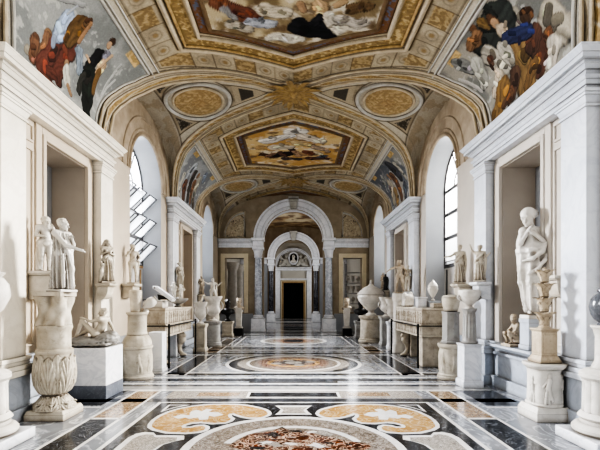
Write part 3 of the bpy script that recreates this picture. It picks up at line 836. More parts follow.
for sg, sd in ((-1, 'left'), (1, 'right')):
    mb = MB()
    wm = M['wallL'] if sg < 0 else M['wallR']
    holes = [rect(a, b, *NZ) for a, b in NICHE] + [arch_loop(c, h, WB, WS) for c, h in WC]
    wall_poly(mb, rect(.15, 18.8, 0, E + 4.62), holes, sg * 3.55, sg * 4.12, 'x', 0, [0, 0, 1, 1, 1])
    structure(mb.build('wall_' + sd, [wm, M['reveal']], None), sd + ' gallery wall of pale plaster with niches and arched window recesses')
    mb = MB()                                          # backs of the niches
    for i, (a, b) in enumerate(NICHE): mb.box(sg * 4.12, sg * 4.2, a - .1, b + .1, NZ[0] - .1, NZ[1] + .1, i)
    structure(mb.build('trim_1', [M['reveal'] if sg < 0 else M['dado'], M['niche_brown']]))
    if True:
        mb = MB()
        mb.box(sg * 3.56, sg * 4.115, 6.805, 6.825, NZ[0], NZ[1]); mb.box(sg * 3.56, sg * 4.115, 5.675, 5.70, NZ[0], NZ[1]); mb.box(sg * 3.56, sg * 4.115, 5.68, 6.82, NZ[1] - .012, NZ[1] + .01)
        structure(mb.build('trim_2', M['nicheL']))
    # plain raised surrounds and panels
    mb = MB()
    for a, b in NICHE:
        for k, (d0, d1, dep) in enumerate(((.0, .07, .05), (.07, .20, .03))):
            mb.box(sg * 3.56, sg * (3.55 - dep), a - d1, a - d0, NZ[0], NZ[1] + d1); mb.box(sg * 3.56, sg * (3.55 - dep), b + d0, b + d1, NZ[0], NZ[1] + d1)
            mb.box(sg * 3.56, sg * (3.55 - dep), a - d0, b + d0, NZ[1] + d0, NZ[1] + d1)
    for (a, b), (n0, n1) in zip(BAYS, NICHE):
        for p, q, z0, z1 in ((a + .62, n0 - .24, E - .62, E + 2.05), (n1 + .24, b - .6, E - .62, E + 2.05), (a + .62, n0 - .24, E + 2.13, E + 2.38), (n1 + .24, b - .6, E + 2.13, E + 2.38), (n0 - .16, n1 + .16, E + 2.33, E + 2.42)):
            if q - p < .12: continue
            w = .035
            for bx in ((p, q, z1 - w, z1), (p, q, z0, z0 + w), (p, p + w, z0 + w, z1 - w), (q - w, q, z0 + w, z1 - w)):
                mb.box(sg * 3.56, sg * 3.525, bx[0], bx[1], bx[2], bx[3])
    structure(mb.build('trim_3', wm, None, bev=.008))
    # marble orders
    for bi, (a, b) in enumerate(BAYS):
        mt = M['whiteL'] if sg < 0 and bi == 0 else M['whiteR'] if sg > 0 else M['white']
        mb = MB()
        pil = ((4.62, 5.06), (7.04, 7.48)) if bi == 0 else ((11.25, 11.75), (13.98, 14.48))
        for p, q in pil:
            mb.box(sg * 3.56, sg * 3.38, p, q, E - .70, E + 2.26)
            for z0, z1, o in ((-.93, -.86, .07), (-.86, -.80, .055), (-.80, -.75, .03), (-.75, -.70, .045)): mb.box(sg * 3.56, sg * (3.38 - o), p - o, q + o, E + z0, E + z1)
            for z0, z1, o, o2 in ((2.24, 2.27, .02, .02), (2.27, 2.36, .0, .035), (2.36, 2.39, .045, .05), (2.39, 2.43, .06, .06)):
                mb.fr((*sorted((sg * 3.56, sg * (3.38 - o))), p - o, q + o, E + z0), (*sorted((sg * 3.56, sg * (3.38 - o2))), p - o2, q + o2, E + z1))
        structure(mb.build('pilaster_1', mt, None, bev=.006))
        mb = MB()
        lay_ = ((2.43, 2.49, .0, .0), (2.49, 2.55, .02, .02), (2.55, 2.585, .03, .055), (2.585, 2.66, .01, .01), (2.66, 2.70, .03, .07), (2.70, 2.735, .085, .085), (2.735, 2.79, .14, .14), (2.79, 2.84, .15, .19), (2.84, 2.86, .195, .195))
        for z0, z1, o, o2 in lay_:
            mb.fr((*sorted((sg * 3.6, sg * (3.38 - o))), a + .17 - o, b - .08 + o, E + z0), (*sorted((sg * 3.6, sg * (3.38 - o2))), a + .17 - o2, b - .08 + o2, E + z1))
        structure(mb.build('cornice_1', mt))
        mb = MB()                                      # gilt ledge where the vault starts
        mb.box(sg * 3.6, sg * 3.27, a + .1, b - .02, E + 2.86, E + 2.885)
        structure(mb.build('trim_4', M['tan']))
        mb = MB()
        for z0, z1, x in ((-1.48, -1.30, 3.44), (-1.30, -.93, 3.5), (-.93, -.88, 3.46), (-.88, -.80, 3.49), (-.80, -.74, 3.44), (-.74, -.71, 3.42)): mb.box(sg * 3.58, sg * x, a + .15, b - .06, E + z0, E + z1)
        for p, q in pil: mb.box(sg * 3.58, sg * 3.35, p - .04, q + .04, 0, E - .93); mb.box(sg * 3.58, sg * 3.31, p - .07, q + .07, 0, .16)
        structure(mb.build('baseboard_' + sd, M['dado'], None, bev=.006))
    mb = MB()
    for p, q in ((7.5, 11.25), (14.52, 18.8), (.2, 4.6)):
        mb.box(sg * 3.58, sg * 3.52, p, q, 0, E - .86); mb.box(sg * 3.58, sg * 3.48, p, q, E - .86, E - .74)
    structure(mb.build('baseboard_' + sd, M['dado'] if sg > 0 else M['reveal'], None, bev=.006))
    # arch mouldings round the window recesses
    for c, h in WC[1:]:
        mb = MB()
        for rr, rad in ((h + .05, .045), (h + .16, .03), (h + .42, .03)):
            pts = [(sg * 3.54, c + rr * math.cos(PI * k / 40), WS + rr * math.sin(PI * k / 40)) for k in range(41)]
            mb.tube(pts, rad, 8)
        structure(mb.build('trim_5', M['lunette']))
        mb = MB(); n = 40; F = []; V = []
        for k in range(n + 1):
            t = PI * k / n; cc, ss = math.cos(t), math.sin(t)
            V += [(sg * 3.56, c + r_ * cc, WS + r_ * ss) for r_ in (h + .02, 1.95)] + [(sg * 3.535, c + r_ * cc, WS + r_ * ss) for r_ in (1.95, h + .02)]
        F = [(4 * k + i, 4 * k + (i + 1) % 4, 4 * k + 4 + (i + 1) % 4, 4 * k + 4 + i) for k in range(n) for i in range(4)]
        mb.add(V, F); structure(mb.build('trim_13', M['lunette']))
        mb = MB()
        z1 = WB + 1.62
        mb.box(sg * 4.05, sg * 4.12, c - h, c + h, WB, z1 + .02, 1)
        for y0, y1, za, zb in ((c - h + .02, c - h + .1, WB, z1), (c + h - .2, c + h - .14, WB + .1, z1 - .1), (c - h, c + h, z1 - .06, z1)): mb.box(sg * 4.03, sg * 4.06, y0, y1, za, zb, 0)
        structure(mb.build('trim_6', [M['woodfr'] if sg < 0 else M['frame'], M['panelw']]))

# ------------------------------------------------------------------ windows
def window(n, sg, c, h, opened, label):
    t = bpy.data.objects.new('window_%d' % n, None); C.objects.link(t); t['kind'] = 'structure'; t['label'] = label
    x = sg * 4.06; zb = WB + 1.64; fr = MB(); gl = []
    h2 = h - .01
    fr.tube([(x, y, z) for y, z in arch_loop(c, h2, zb, WS, 30)], .035, 6, True)
    fr.box(x - .03, x + .03, c - .025, c + .025, zb, WS + h2)
    rows = [E + 1.0, E + 1.62, E + 2.24, E + 2.86]
    for z in rows[1:]: fr.box(x - .025, x + .025, c - h2, c + h2, z - .022, z + .022)
    for k in (1, 2):
        a = PI * k / 3; fr.tube([(x, c + .35 * h2 * math.cos(a), WS + .35 * h2 * math.sin(a)), (x, c + h2 * math.cos(a), WS + h2 * math.sin(a))], .02, 6)
    fr.tube([(x, c + .38 * h2 * math.cos(PI * k / 16), WS + .38 * h2 * math.sin(PI * k / 16)) for k in range(17)], .02, 6)
    fr.build('window_frame', M['frame'], t)
    mb = MB(); n2 = 28
    mb.add([(x, c, WS)] + [(x, c + h2 * math.cos(PI * k / n2), WS + h2 * math.sin(PI * k / n2)) for k in range(n2 + 1)], [(0, k, k + 1) for k in range(1, n2 + 1)])
    mb.build('lunette_pane', M['glass'], t, fixn=False)
    for r in range(3):
        for s in ((-1, 0, 1) if opened else (-1, 1)):
            y0, y1 = (c + s * .68 - .25, c + s * .68 + .25) if opened else (c - h2, c - .02) if s < 0 else (c + .02, c + h2)
            z0, z1 = rows[r] - .02 * (r == 0), rows[r + 1]
            H = (z1 - z0 - .04) * (1.02 if opened else 1)
            sash = thing('open_sash' if opened else 'sash', None, None, (x, 0, z0 + .02), 0); sash.parent = t
            tilt = math.radians(46) if opened else 0
            sash.rotation_euler = (0, -sg * tilt, 0)
            mb = MB(); mb.add([(0, y0, 0), (0, y1, 0), (0, y1, H), (0, y0, H)], [(0, 1, 2, 3)]); mb.build('pane', M['glass'], sash, fixn=False)
            mb = MB(); b = .022
            for q in ((y0, y1, 0, b), (y0, y1, H - b, H), (y0, y0 + b, b, H - b), (y1 - b, y1, b, H - b)): mb.box(-.016, .016, *q)
            mb.build('sash_frame', M['frame'], sash)
wn = 0
for (c, h), lab in zip(WC, ('behind the view', 'nearest', 'far')):
    for sg, sd in ((-1, 'left'), (1, 'right')):
        wn += 1
        window(wn, sg, c, h, sg < 0 and wn == 3, 'arched window %s on the %s wall%s' % (lab, sd, ' with its panes tilted open' if wn == 3 else ''))

# ------------------------------------------------------------------ end wall with the columned arch
def arch_wall(Y, t, half, spring, zc, doors, mat, xw=3.6):
    mb = MB()
    outer = [(-xw, 0), (-half, 0)] + [(-half, E + spring)] + [(half * math.cos(PI - PI * k / 30), E + spring + half * math.sin(PI - PI * k / 30)) for k in range(1, 30)] + [(half, E + spring), (half, 0), (xw, 0), (xw, E + zc), (-xw, E + zc)]
    wall_poly(mb, outer, [rect(a, b, E + z0, E + z1) for a, b, z0, z1 in doors], Y, Y + t, 'y')
    return structure(mb.build('wall_end', mat))
YE = 18.8
arch_wall(YE, .5, 1.41, 2.86, 5.15, [(-3.22, -2.34, -.58, 1.98), (2.32, 3.22, -.58, 1.98)], M['tan'])
def archivolt(Y, r0, r1, z, dep, mat, name='trim_7'):
    mb = MB(); n = 40
    for ra, rb, d in ((r0, r0 + (r1 - r0) * .28, dep * .55), (r0 + (r1 - r0) * .28, r0 + (r1 - r0) * .8, dep * .75), (r0 + (r1 - r0) * .8, r1, dep)):
        V = []
        for k in range(n + 1):
            a = PI * k / n; c, s = math.cos(a), math.sin(a)
            V += [(ra * c, Y + .05, z + ra * s), (ra * c, Y - d, z + ra * s), (rb * c, Y - d, z + rb * s), (rb * c, Y + .05, z + rb * s)]
        F = [(4 * k + i, 4 * k + (i + 1) % 4, 4 * k + 4 + (i + 1) % 4, 4 * k + 4 + i) for k in range(n) for i in range(4)] + [(0, 1, 2, 3), (4 * n + 3, 4 * n + 2, 4 * n + 1, 4 * n)]
        mb.add(V, F)
    return structure(mb.build(name, mat))
archivolt(YE, 1.41, 1.88, E + 2.86, .16, M['white'])
archivolt(YE + .5, 1.40, 1.42, E + 2.86, .45, M['white'])
mb = MB()
for s in (-1, 1):
    for z0, z1, o in ((2.46, 2.54, .06), (2.54, 2.70, .05), (2.70, 2.76, .1), (2.76, 2.82, .16), (2.82, 2.86, .2)): mb.box(s * 1.92, s * 3.6, YE - o, YE + .02, E + z0, E + z1)
structure(mb.build('cornice_2', M['white'], None, bev=.006))
mb = MB()
for s in (-1, 1):
    mb.box(s * 1.9, s * 3.6, YE - .04, YE + .01, 0, E - .66); mb.box(s * 1.9, s * 3.6, YE - .07, YE + .01, E - .72, E - .64)
structure(mb.build('baseboard_end', M['reveal'], None, bev=.006))
mb = MB()
for s in (-1, 1):
    for d0, d1, dep in ((0, .09, .07), (.09, .2, .045)):
        a, b = (2.33, 3.22)
        mb.box(s * (a - d1), s * (a - d0), YE - dep, YE + .01, E - .6, E + 1.98 + d1); mb.box(s * (b + d0), s * (b + d1), YE - dep, YE + .01, E - .6, E + 1.98 + d1); mb.box(s * (a - d0), s * (b + d0), YE - dep, YE + .01, E + 1.98 + d0, E + 1.98 + d1)
structure(mb.build('trim_8', M['cream'], None, bev=.006))
for s, sd in ((-1, 'left'), (1, 'right')):              # relief quadrants above the entablature
    t = thing('spandrel_relief', 'carved quarter-round stucco panel beside the first arch, %s side' % sd, 'relief', group='stucco quadrants beside the arch')
    mb = MB(); n = 14
    G = np.zeros((n, n, 3)); U = np.zeros((n, n)); V = np.zeros((n, n))
    arc = [(.0, .0)] + [(.98 * math.cos(PI / 2 * k / 16), 1.2 * math.sin(PI / 2 * k / 16)) for k in range(17)]
    mb.prism([(s * (2.28 + p[0]), E + 2.95 + p[1]) for p in arc], YE - .03, YE)
    mb.build('panel', M['stuccog'], t)
    mb = MB(); mb.tube([(s * (2.28 + p[0]), YE - .03, E + 2.95 + p[1]) for p in arc], .03, 6, True); mb.build('frame', M['stucco'], t)
    g = 60; uu, vv = np.meshgrid(np.linspace(0, .9, g), np.linspace(0, 1.1, g), indexing='ij')
    H = relief(uu, vv, .62, .8, 2, 5) * .5 + .012 * scroll(uu, vv, 9); inside = np.hypot(uu / .9, vv / 1.1) < .95
    mb = MB(); mb.grid(np.stack([s * (2.34 + uu), YE - .03 - np.where(inside, H, -.09), E + 2.98 + vv], -1)); mb.build('carving', M['stucco'], t)
mb = MB()
mb.fr((-.13, .13, YE - .2, YE + .02, E + 4.22), (-.19, .19, YE - .26, YE + .02, E + 4.72)); mb.box(-.24, .24, YE - .3, YE + .02, E + 4.72, E + 4.8)
mb.tube([(-.19, YE - .27, E + 4.64), (.19, YE - .27, E + 4.64)], .05, 8); mb.tube([(-.13, YE - .22, E + 4.3), (.13, YE - .22, E + 4.3)], .04, 8)
structure(mb.build('trim_9', M['stuccog'], None, bev=.006))

# ------------------------------------------------------------------ rooms beyond
YF, YD = 27.0, 32.0
for sg in (-1, 1):
    mb = MB(); mb.box(sg * 3.6, sg * 3.8, YE + .5, YF, 0, E + 4.0)
    mb.box(sg * 3.6, sg * 3.8, YF, YD + .3, 0, E + 4.0)
    structure(mb.build('wall_beyond', M['wallW']))
S = np.linspace(-SL, SL, 90); ys = np.linspace(YE + .48, YF + .02, 90)
SS, YY = np.meshgrid(S, ys, indexing='ij')
G = vpt(SS.ravel(), YY.ravel()).reshape(90, 90, 3)
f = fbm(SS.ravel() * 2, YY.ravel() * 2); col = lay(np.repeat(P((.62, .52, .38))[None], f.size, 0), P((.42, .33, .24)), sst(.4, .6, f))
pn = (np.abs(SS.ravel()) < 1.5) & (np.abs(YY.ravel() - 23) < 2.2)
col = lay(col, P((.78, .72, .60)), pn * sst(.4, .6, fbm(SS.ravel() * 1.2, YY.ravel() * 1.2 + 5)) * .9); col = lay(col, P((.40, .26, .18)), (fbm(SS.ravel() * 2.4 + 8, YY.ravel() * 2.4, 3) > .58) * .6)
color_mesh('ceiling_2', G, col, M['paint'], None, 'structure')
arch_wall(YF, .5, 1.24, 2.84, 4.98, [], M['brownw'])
mb = MB()
for s in (-1, 1): mb.box(s * 1.75, s * 3.58, YF - .03, YF, 0, E + 2.44)
structure(mb.build('trim_12', M['reveal']))
archivolt(YF, 1.24, 1.76, E + 2.84, .15, M['white'])
mb = MB()
for s in (-1, 1):
    for z0, z1, o in ((2.44, 2.56, .05), (2.56, 2.72, .03), (2.72, 2.84, .14)): mb.box(s * 1.8, s * 3.6, YF - o, YF + .02, E + z0, E + z1)
structure(mb.build('cornice_3', M['white']))
mb = MB(); mb.fr((-.12, .12, YF - .2, YF, E + 4.02), (-.2, .2, YF - .26, YF, E + 4.5)); mb.box(-.26, .26, YF - .28, YF, E + 4.5, E + 4.62)
structure(mb.build('trim_10', M['stuccog']))
mb = MB(); SS2 = np.linspace(-SL, SL, 40)
x, z, _, _ = prof(SS2); G = np.stack([np.stack([x * .95, np.full(40, y), (z - E) * .92 + E], -1) for y in np.linspace(YF + .48, YD + .1, 6)], 1)
structure(MB().grid(G).build('ceiling_3', M['tan'], None, fixn=False))
mb = MB()
wall_poly(mb, rect(-3.6, 3.6, 0, E + 4.8), [rect(-.80, .80, 0, E + 1.36)], YD, YD + .25, 'y')
structure(mb.build('wall_back', M['wallW']))
mb = MB(); mb.box(-.80, .80, YD + .24, YD + .3, 0, E + 1.4); structure(mb.build('door_1', M['void'], None), 'dark open doorway at the very end of the enfilade')
mb = MB()
for d0, d1, dep, k in ((0, .12, .12, 0), (.12, .2, .16, 1)):
    mb.box(-.80 - d1, -.80 - d0, YD - dep, YD + .02, 0, E + 1.36 + d1, k); mb.box(.80 + d0, .80 + d1, YD - dep, YD + .02, 0, E + 1.36 + d1, k); mb.box(-.8 - d0, .8 + d0, YD - dep, YD + .02, E + 1.36 + d0, E + 1.36 + d1, k)
structure(mb.build('door_2', [M['woodfr'], M['cream']]))
mb = MB()
mb.box(-1.5, 1.5, YD - .2, YD, E + 2.35, E + 2.52); mb.box(-1.6, 1.6, YD - .26, YD, E + 2.52, E + 2.6); mb.box(-1.1, 1.1, YD - .14, YD, E + 1.6, E + 1.72)
for s in (-1, 1): mb.box(s * 1.5, s * 1.05, YD - .12, YD, 0, E + 2.35)
structure(mb.build('trim_11', M['white'], None, bev=.01))
archivolt(YD - .02, 1.3, 1.55, E + 2.6, .22, M['white'])
# ------------------------------------------------------------------ floor
mbf = MB(); FM = ['f_bard', 'f_pale', 'f_white', 'f_black', 'f_dark', 'f_gold', 'f_brec', 'f_brown', 'f_taupe', 'f_pav']
FI = {k: i for i, k in enumerate(FM)}
def fp(pts, m, L=1): mbf.add([(x, y, .0007 * L) for x, y in pts], [tuple(range(len(pts)))], FI[m])
def fr_(x0, x1, y0, y1, m, L=1): fp([(x0, y0), (x1, y0), (x1, y1), (x0, y1)], m, L)
def fring(cx, cy, r0, r1, m, L, a0=0, a1=2 * PI, n=72, sy=1.0, ymin=-99, ymax=99):
    for k in range(n):
        a, b = a0 + (a1 - a0) * k / n, a0 + (a1 - a0) * (k + 1) / n
        q = [(cx + r * math.cos(t), cy + sy * r * math.sin(t)) for r, t in ((r0, a), (r1, a), (r1, b), (r0, b))]
        q = [(x, min(max(y, ymin), ymax)) for x, y in q]
        if r0 < 1e-4: q = q[1:]; q = [(cx, min(max(cy, ymin), ymax)), q[0], q[1]]
        fp(q, m, L)
fp([(-3.9, -1), (3.9, -1), (3.9, 34), (-3.9, 34)], 'f_bard', 0)
# long side strips
W_ = .045
for s in (-1, 1):
    X = lambda a, b: (min(s * a, s * b), max(s * a, s * b))
    for a in (2.16, 2.54): fr_(*X(a - .02, a + .02), .5, 6.5, 'f_white', 2)
    fr_(*X(2.18, 2.52), 5.02, 6.5, 'f_brec', 1); fr_(*X(2.16, 2.54), 4.96, 5.02, 'f_white', 2)
    fr_(*X(2.18, 2.52), 3.1, 4.96, 'f_black', 1); fr_(*X(2.16, 2.54), 3.04, 3.1, 'f_white', 2); fr_(*X(2.18, 2.52), .6, 3.04, 'f_brec', 1)
    fr_(*X(2.16, 2.54), 6.48, 6.54, 'f_white', 2)
    fr_(*X(2.7, 3.25), 5.6, 6.5, 'f_black', 1); fr_(*X(2.66, 3.3), 5.5, 5.54, 'f_white', 1); fr_(*X(2.66, 3.3), 6.52, 6.56, 'f_white', 1)
    for y0, y1, m in ((7.9, 10.7, 'f_dark'), (11.2, 12.8, 'f_brec'), (13.2, 15.2, 'f_dark'), (15.6, 17.6, 'f_pale')):
        fr_(*X(2.16, 2.54), y0, y1, m, 1)
        for a in (2.14, 2.56): fr_(*X(a - .02, a + .02), y0, y1, 'f_white', 2)
        for y in (y0, y1): fr_(*X(2.26, 2.58), y - .03, y + .03, 'f_white', 2)
# near panel: black border, circle, gilt cartouches
cy1 = 3.95
fr_(-1.95, 1.95, 2 * cy1 - 5.80, 5.80, 'f_white', 1); fr_(-1.90, 1.90, 2 * cy1 - 5.755, 5.755, 'f_black', 2)
fring(0, cy1, 1.03, 1.12, 'f_white', 5); fring(0, cy1, 0, 1.03, 'f_taupe', 5, n=60)
fring(0, cy1, .66, .74, 'f_white', 6, .3, 2.9, 40); fring(0, cy1, .66, .74, 'f_white', 6, 3.3, 6.0, 40)
rr = np.random.RandomState(3)
blob = [(.62 * (1 + .18 * math.sin(5 * a + 1) + .1 * math.sin(9 * a)) * math.cos(a), cy1 + .6 * (1 + .15 * math.sin(4 * a) + .1 * math.sin(11 * a)) * math.sin(a)) for a in np.linspace(0, 2 * PI, 90)[:-1]]
fp(blob, 'f_brown', 6)
for k in range(44):
    a = k * 2 * PI / 44 + rr.uniform(-.1, .1); r = rr.uniform(.12, .62); sz = rr.uniform(.03, .10); m = ('f_brown', 'f_black', 'f_pav', 'f_white', 'f_black')[k % 5]
    c = (r * math.cos(a), cy1 + r * math.sin(a)); ph = rr.uniform(0, 6)
    fp([(c[0] + sz * (1 + .5 * math.sin(3 * t + ph)) * math.cos(t), c[1] + sz * (.7 + .4 * math.sin(2 * t + ph)) * math.sin(t)) for t in np.linspace(0, 2 * PI, 18)[:-1]], m, 7 + k % 3)
GP = [(-1.682, 4.759), (-1.70, 4.92), (-1.688, 5.077), (-1.63, 5.28), (-1.54, 5.426), (-1.39, 5.56), (-1.22, 5.63), (-.98, 5.655), (-.752, 5.627), (-.62, 5.57), (-.507, 5.486), (-.40, 5.39), (-.351, 5.295), (-.332, 5.20), (-.347, 5.13), (-.40, 5.05), (-.465, 5.025), (-.56, 5.03), (-.641, 5.077), (-.72, 5.15), (-.775, 5.211), (-.83, 5.19), (-.842, 5.13), (-.82, 5.05), (-.775, 4.975), (-.79, 4.89), (-.827, 4.829), (-.967, 4.805), (-1.122, 4.852), (-1.24, 4.817), (-1.308, 4.736), (-1.31, 4.67), (-1.284, 4.625), (-1.191, 4.625), (-1.135, 4.68), (-1.07, 4.70), (-1.03, 4.66), (-1.013, 4.603), (-1.02, 4.54), (-1.057, 4.498), (-1.198, 4.458), (-1.405, 4.478), (-1.571, 4.571), (-1.65, 4.66)]
def offs(poly, d):
    n = len(poly); out = []
    for i in range(n):
        a, b = np.array(poly[i - 1]), np.array(poly[(i + 1) % n]); t = b - a; t = t / (np.linalg.norm(t) + 1e-9)
        out.append(tuple(np.array(poly[i]) + d * np.array((t[1], -t[0]))))
    return out
ar = sum(GP[i - 1][0] * GP[i][1] - GP[i][0] * GP[i - 1][1] for i in range(len(GP)))
sgn = 1 if ar > 0 else -1
FLEUR = [(-1.52, 5.05), (-1.45, 5.16), (-1.333, 5.12), (-1.36, 5.3), (-1.30, 5.38), (-1.22, 5.30), (-1.18, 5.43), (-1.09, 5.40), (-1.12, 5.27), (-.99, 5.26), (-.90, 5.14), (-1.0, 5.06), (-1.08, 5.1), (-1.06, 4.95), (-1.16, 4.93), (-1.2, 5.03), (-1.3, 4.98), (-1.36, 5.03), (-1.44, 4.98)]
EDGE = [(-1.777, 3.95), (-1.777, 4.30), (-1.74, 4.42), (-1.66, 4.48), (-1.56, 4.46), (-1.50, 4.37), (-1.38, 4.37), (-1.19, 4.36), (-1.16, 4.24), (-1.25, 4.18), (-1.33, 4.09), (-1.36, 3.95)]
TOPS = [(0, 5.60), (-.26, 5.60), (-.22, 5.52), (-.17, 5.40), (-.2, 5.26), (-.24, 5.16), (0, 5.16)]
for mx in (1, -1):
    for my in (1, -1):
        Tm = lambda pts: [(mx * x, cy1 + my * (y - cy1)) for x, y in pts]
        fp(Tm(offs(GP, .05 * sgn)), 'f_white', 3); fp(Tm(GP), 'f_gold', 4); fp(Tm(FLEUR), 'f_white', 5)
        fp(Tm(offs(EDGE, -.035 * sgn * 0 + .0)), 'f_white', 3)
        cxe = np.mean([p[0] for p in EDGE]); fp(Tm([(cxe + (x - cxe) * .78, 3.95 + (y - 3.95) * .86) for x, y in EDGE]), 'f_pav', 4)
        fp(Tm(TOPS), 'f_white', 3); fp(Tm([(x * .78 if x else 0, 5.21 + (y - 5.21) * .8) if y > 5.2 else (x * .7, 5.21) for x, y in TOPS]), 'f_pav', 4)
        fp(Tm([(-1.76, 5.64), (-1.45, 5.64), (-1.62, 5.5), (-1.76, 5.28)]), 'f_white', 3); fp(Tm([(-1.73, 5.615), (-1.54, 5.615), (-1.65, 5.5), (-1.73, 5.36)]), 'f_dark', 4)
# cross bands
for y0, y1, m in ((5.80, 6.0, 'f_dark'), (6.52, 6.60, 'f_white'), (6.60, 6.85, 'f_pale'), (6.85, 6.95, 'f_dark'), (7.05, 7.12, 'f_white'), (7.3, 7.5, 'f_dark'), (7.62, 7.68, 'f_white'), (7.86, 8.06, 'f_black'), (8.1, 8.16, 'f_white')):
    fr_(-3.3, 3.3, y0, y1, m, 1)
fr_(-1.95, 1.95, 6.02, 6.5, 'f_pav', 1); fr_(-.72, .72, 6.06, 6.44, 'f_white', 2); fr_(-.68, .68, 6.1, 6.40, 'f_black', 3); fr_(-1.5, -.85, 6.15, 6.4, 'f_brec', 2); fr_(.85, 1.5, 6.15, 6.4, 'f_brec', 2)
fr_(-.8, .8, 7.14, 7.28, 'f_black', 2)
# middle panel with rings
cy2 = 9.4
fr_(-1.95, 1.95, 8.18, 10.7, 'f_pale', 1); fr_(-1.9, 1.9, 8.24, 10.64, 'f_bard', 2)
kw = dict(ymin=8.24, ymax=10.64)
fring(0, cy2, 0, 1.58, 'f_white', 3, **kw); fring(0, cy2, 0, 1.50, 'f_dark', 4, **kw); fring(0, cy2, 0, 1.30, 'f_pav', 5, **kw); fring(0, cy2, 0, 1.10, 'f_white', 6, **kw); fring(0, cy2, 0, 1.03, 'f_taupe', 7, **kw)
fring(0, cy2, 0, .84, 'f_brown', 8); fring(0, cy2, 0, .62, 'f_gold', 9); fring(0, cy2, 0, .5, 'f_black', 10, sy=.8)
for k in range(8):
    a = k * PI / 4 + .3; fring(.42 * math.cos(a), cy2 + .36 * math.sin(a), 0, .13, ('f_pav', 'f_brown')[k % 2], 11, n=14)
fring(0, cy2, 0, .2, 'f_pav', 12, n=24)
for y0, y1, m in ((10.75, 10.82, 'f_white'), (10.95, 11.2, 'f_dark'), (11.3, 11.36, 'f_white'), (11.6, 11.9, 'f_pale'), (12.2, 12.45, 'f_dark'), (12.6, 12.66, 'f_white')): fr_(-3.3, 3.3, y0, y1, m, 1)
fr_(-1.95, 1.95, 12.8, 16.2, 'f_white', 1); fr_(-1.88, 1.88, 12.9, 16.1, 'f_bard', 2)
fring(0, 14.5, 0, 1.2, 'f_white', 3); fring(0, 14.5, 0, 1.08, 'f_pav', 4); fring(0, 14.5, 0, .75, 'f_brown', 5); fring(0, 14.5, 0, .4, 'f_dark', 6)
for y0, y1, m in ((16.5, 16.8, 'f_dark'), (17.1, 17.2, 'f_white'), (17.5, 18.1, 'f_pale'), (18.3, 18.7, 'f_dark')): fr_(-3.3, 3.3, y0, y1, m, 1)
for y0, y1, m in ((18.8, 19.3, 'f_white'), (19.6, 20.6, 'f_pale'), (21.4, 22, 'f_dark'), (23, 24, 'f_pale'), (25, 25.6, 'f_dark'), (26.4, 27.6, 'f_white'), (28.5, 29.4, 'f_dark'), (30, 31.9, 'f_pale')): fr_(-1.3, 1.3, y0, y1, m, 1)
for y0, m in ((19.65, 'f_dark'), (23.05, 'f_brown')): fr_(-.5, .5, y0 + .15, y0 + .75, m, 2)
structure(mbf.build('floor', [M[k] for k in FM], None, fixn=False), 'polished floor inlaid with coloured marble panels and rings')

# ================================================================== CAMERA AND LIGHT
cam = bpy.data.cameras.new('camera'); co = bpy.data.objects.new('camera', cam); C.objects.link(co)
cam.sensor_width = 36; cam.lens = 24; cam.shift_x = 6.5 / 600; cam.shift_y = 75 / 600; cam.clip_end = 200
co.location = (0, 0, E); co.rotation_euler = (PI / 2, 0, 0)
bpy.context.scene.camera = co
w = bpy.data.worlds.new('world'); bpy.context.scene.world = w; w.use_nodes = True
w.node_tree.nodes['Background'].inputs[0].default_value = (.93, .97, 1, 1); w.node_tree.nodes['Background'].inputs[1].default_value = 1.1
def area(name, loc, rot, sx, sy, e, col=(1, 1, 1)):
    l = bpy.data.lights.new(name, 'AREA'); l.shape = 'RECTANGLE'; l.size = sx; l.size_y = sy; l.energy = e; l.color = col
    o = bpy.data.objects.new(name, l); C.objects.link(o); o.location = loc; o.rotation_euler = rot
    return o
LE = globals().get('LE', 520)
for i, (c, h) in enumerate(WC):
    for sg in (-1, 1):
        dy = 0 if i == 0 else (1.7 if sg < 0 else 1.3)
        p = Vector((sg * 5.6, c + dy, E + 3.3)); aim = Vector((-sg * 2.4, c - (0 if i == 0 else 3.4), E + .0))
        o = area('window_light', p, (aim - p).to_track_quat('-Z', 'Y').to_euler(), 1.5, 2.8, LE * (1.0, 1.9, 1.1)[i] * (1 if i else .25), (1, .955, .89) if sg > 0 else (.96, .97, 1))
        o.data.spread = math.radians(85)
sc = bpy.context.scene
sc.view_settings.view_transform = 'AgX'
sc.view_settings.look = 'AgX - Very High Contrast'
sc.view_settings.exposure = 0.0
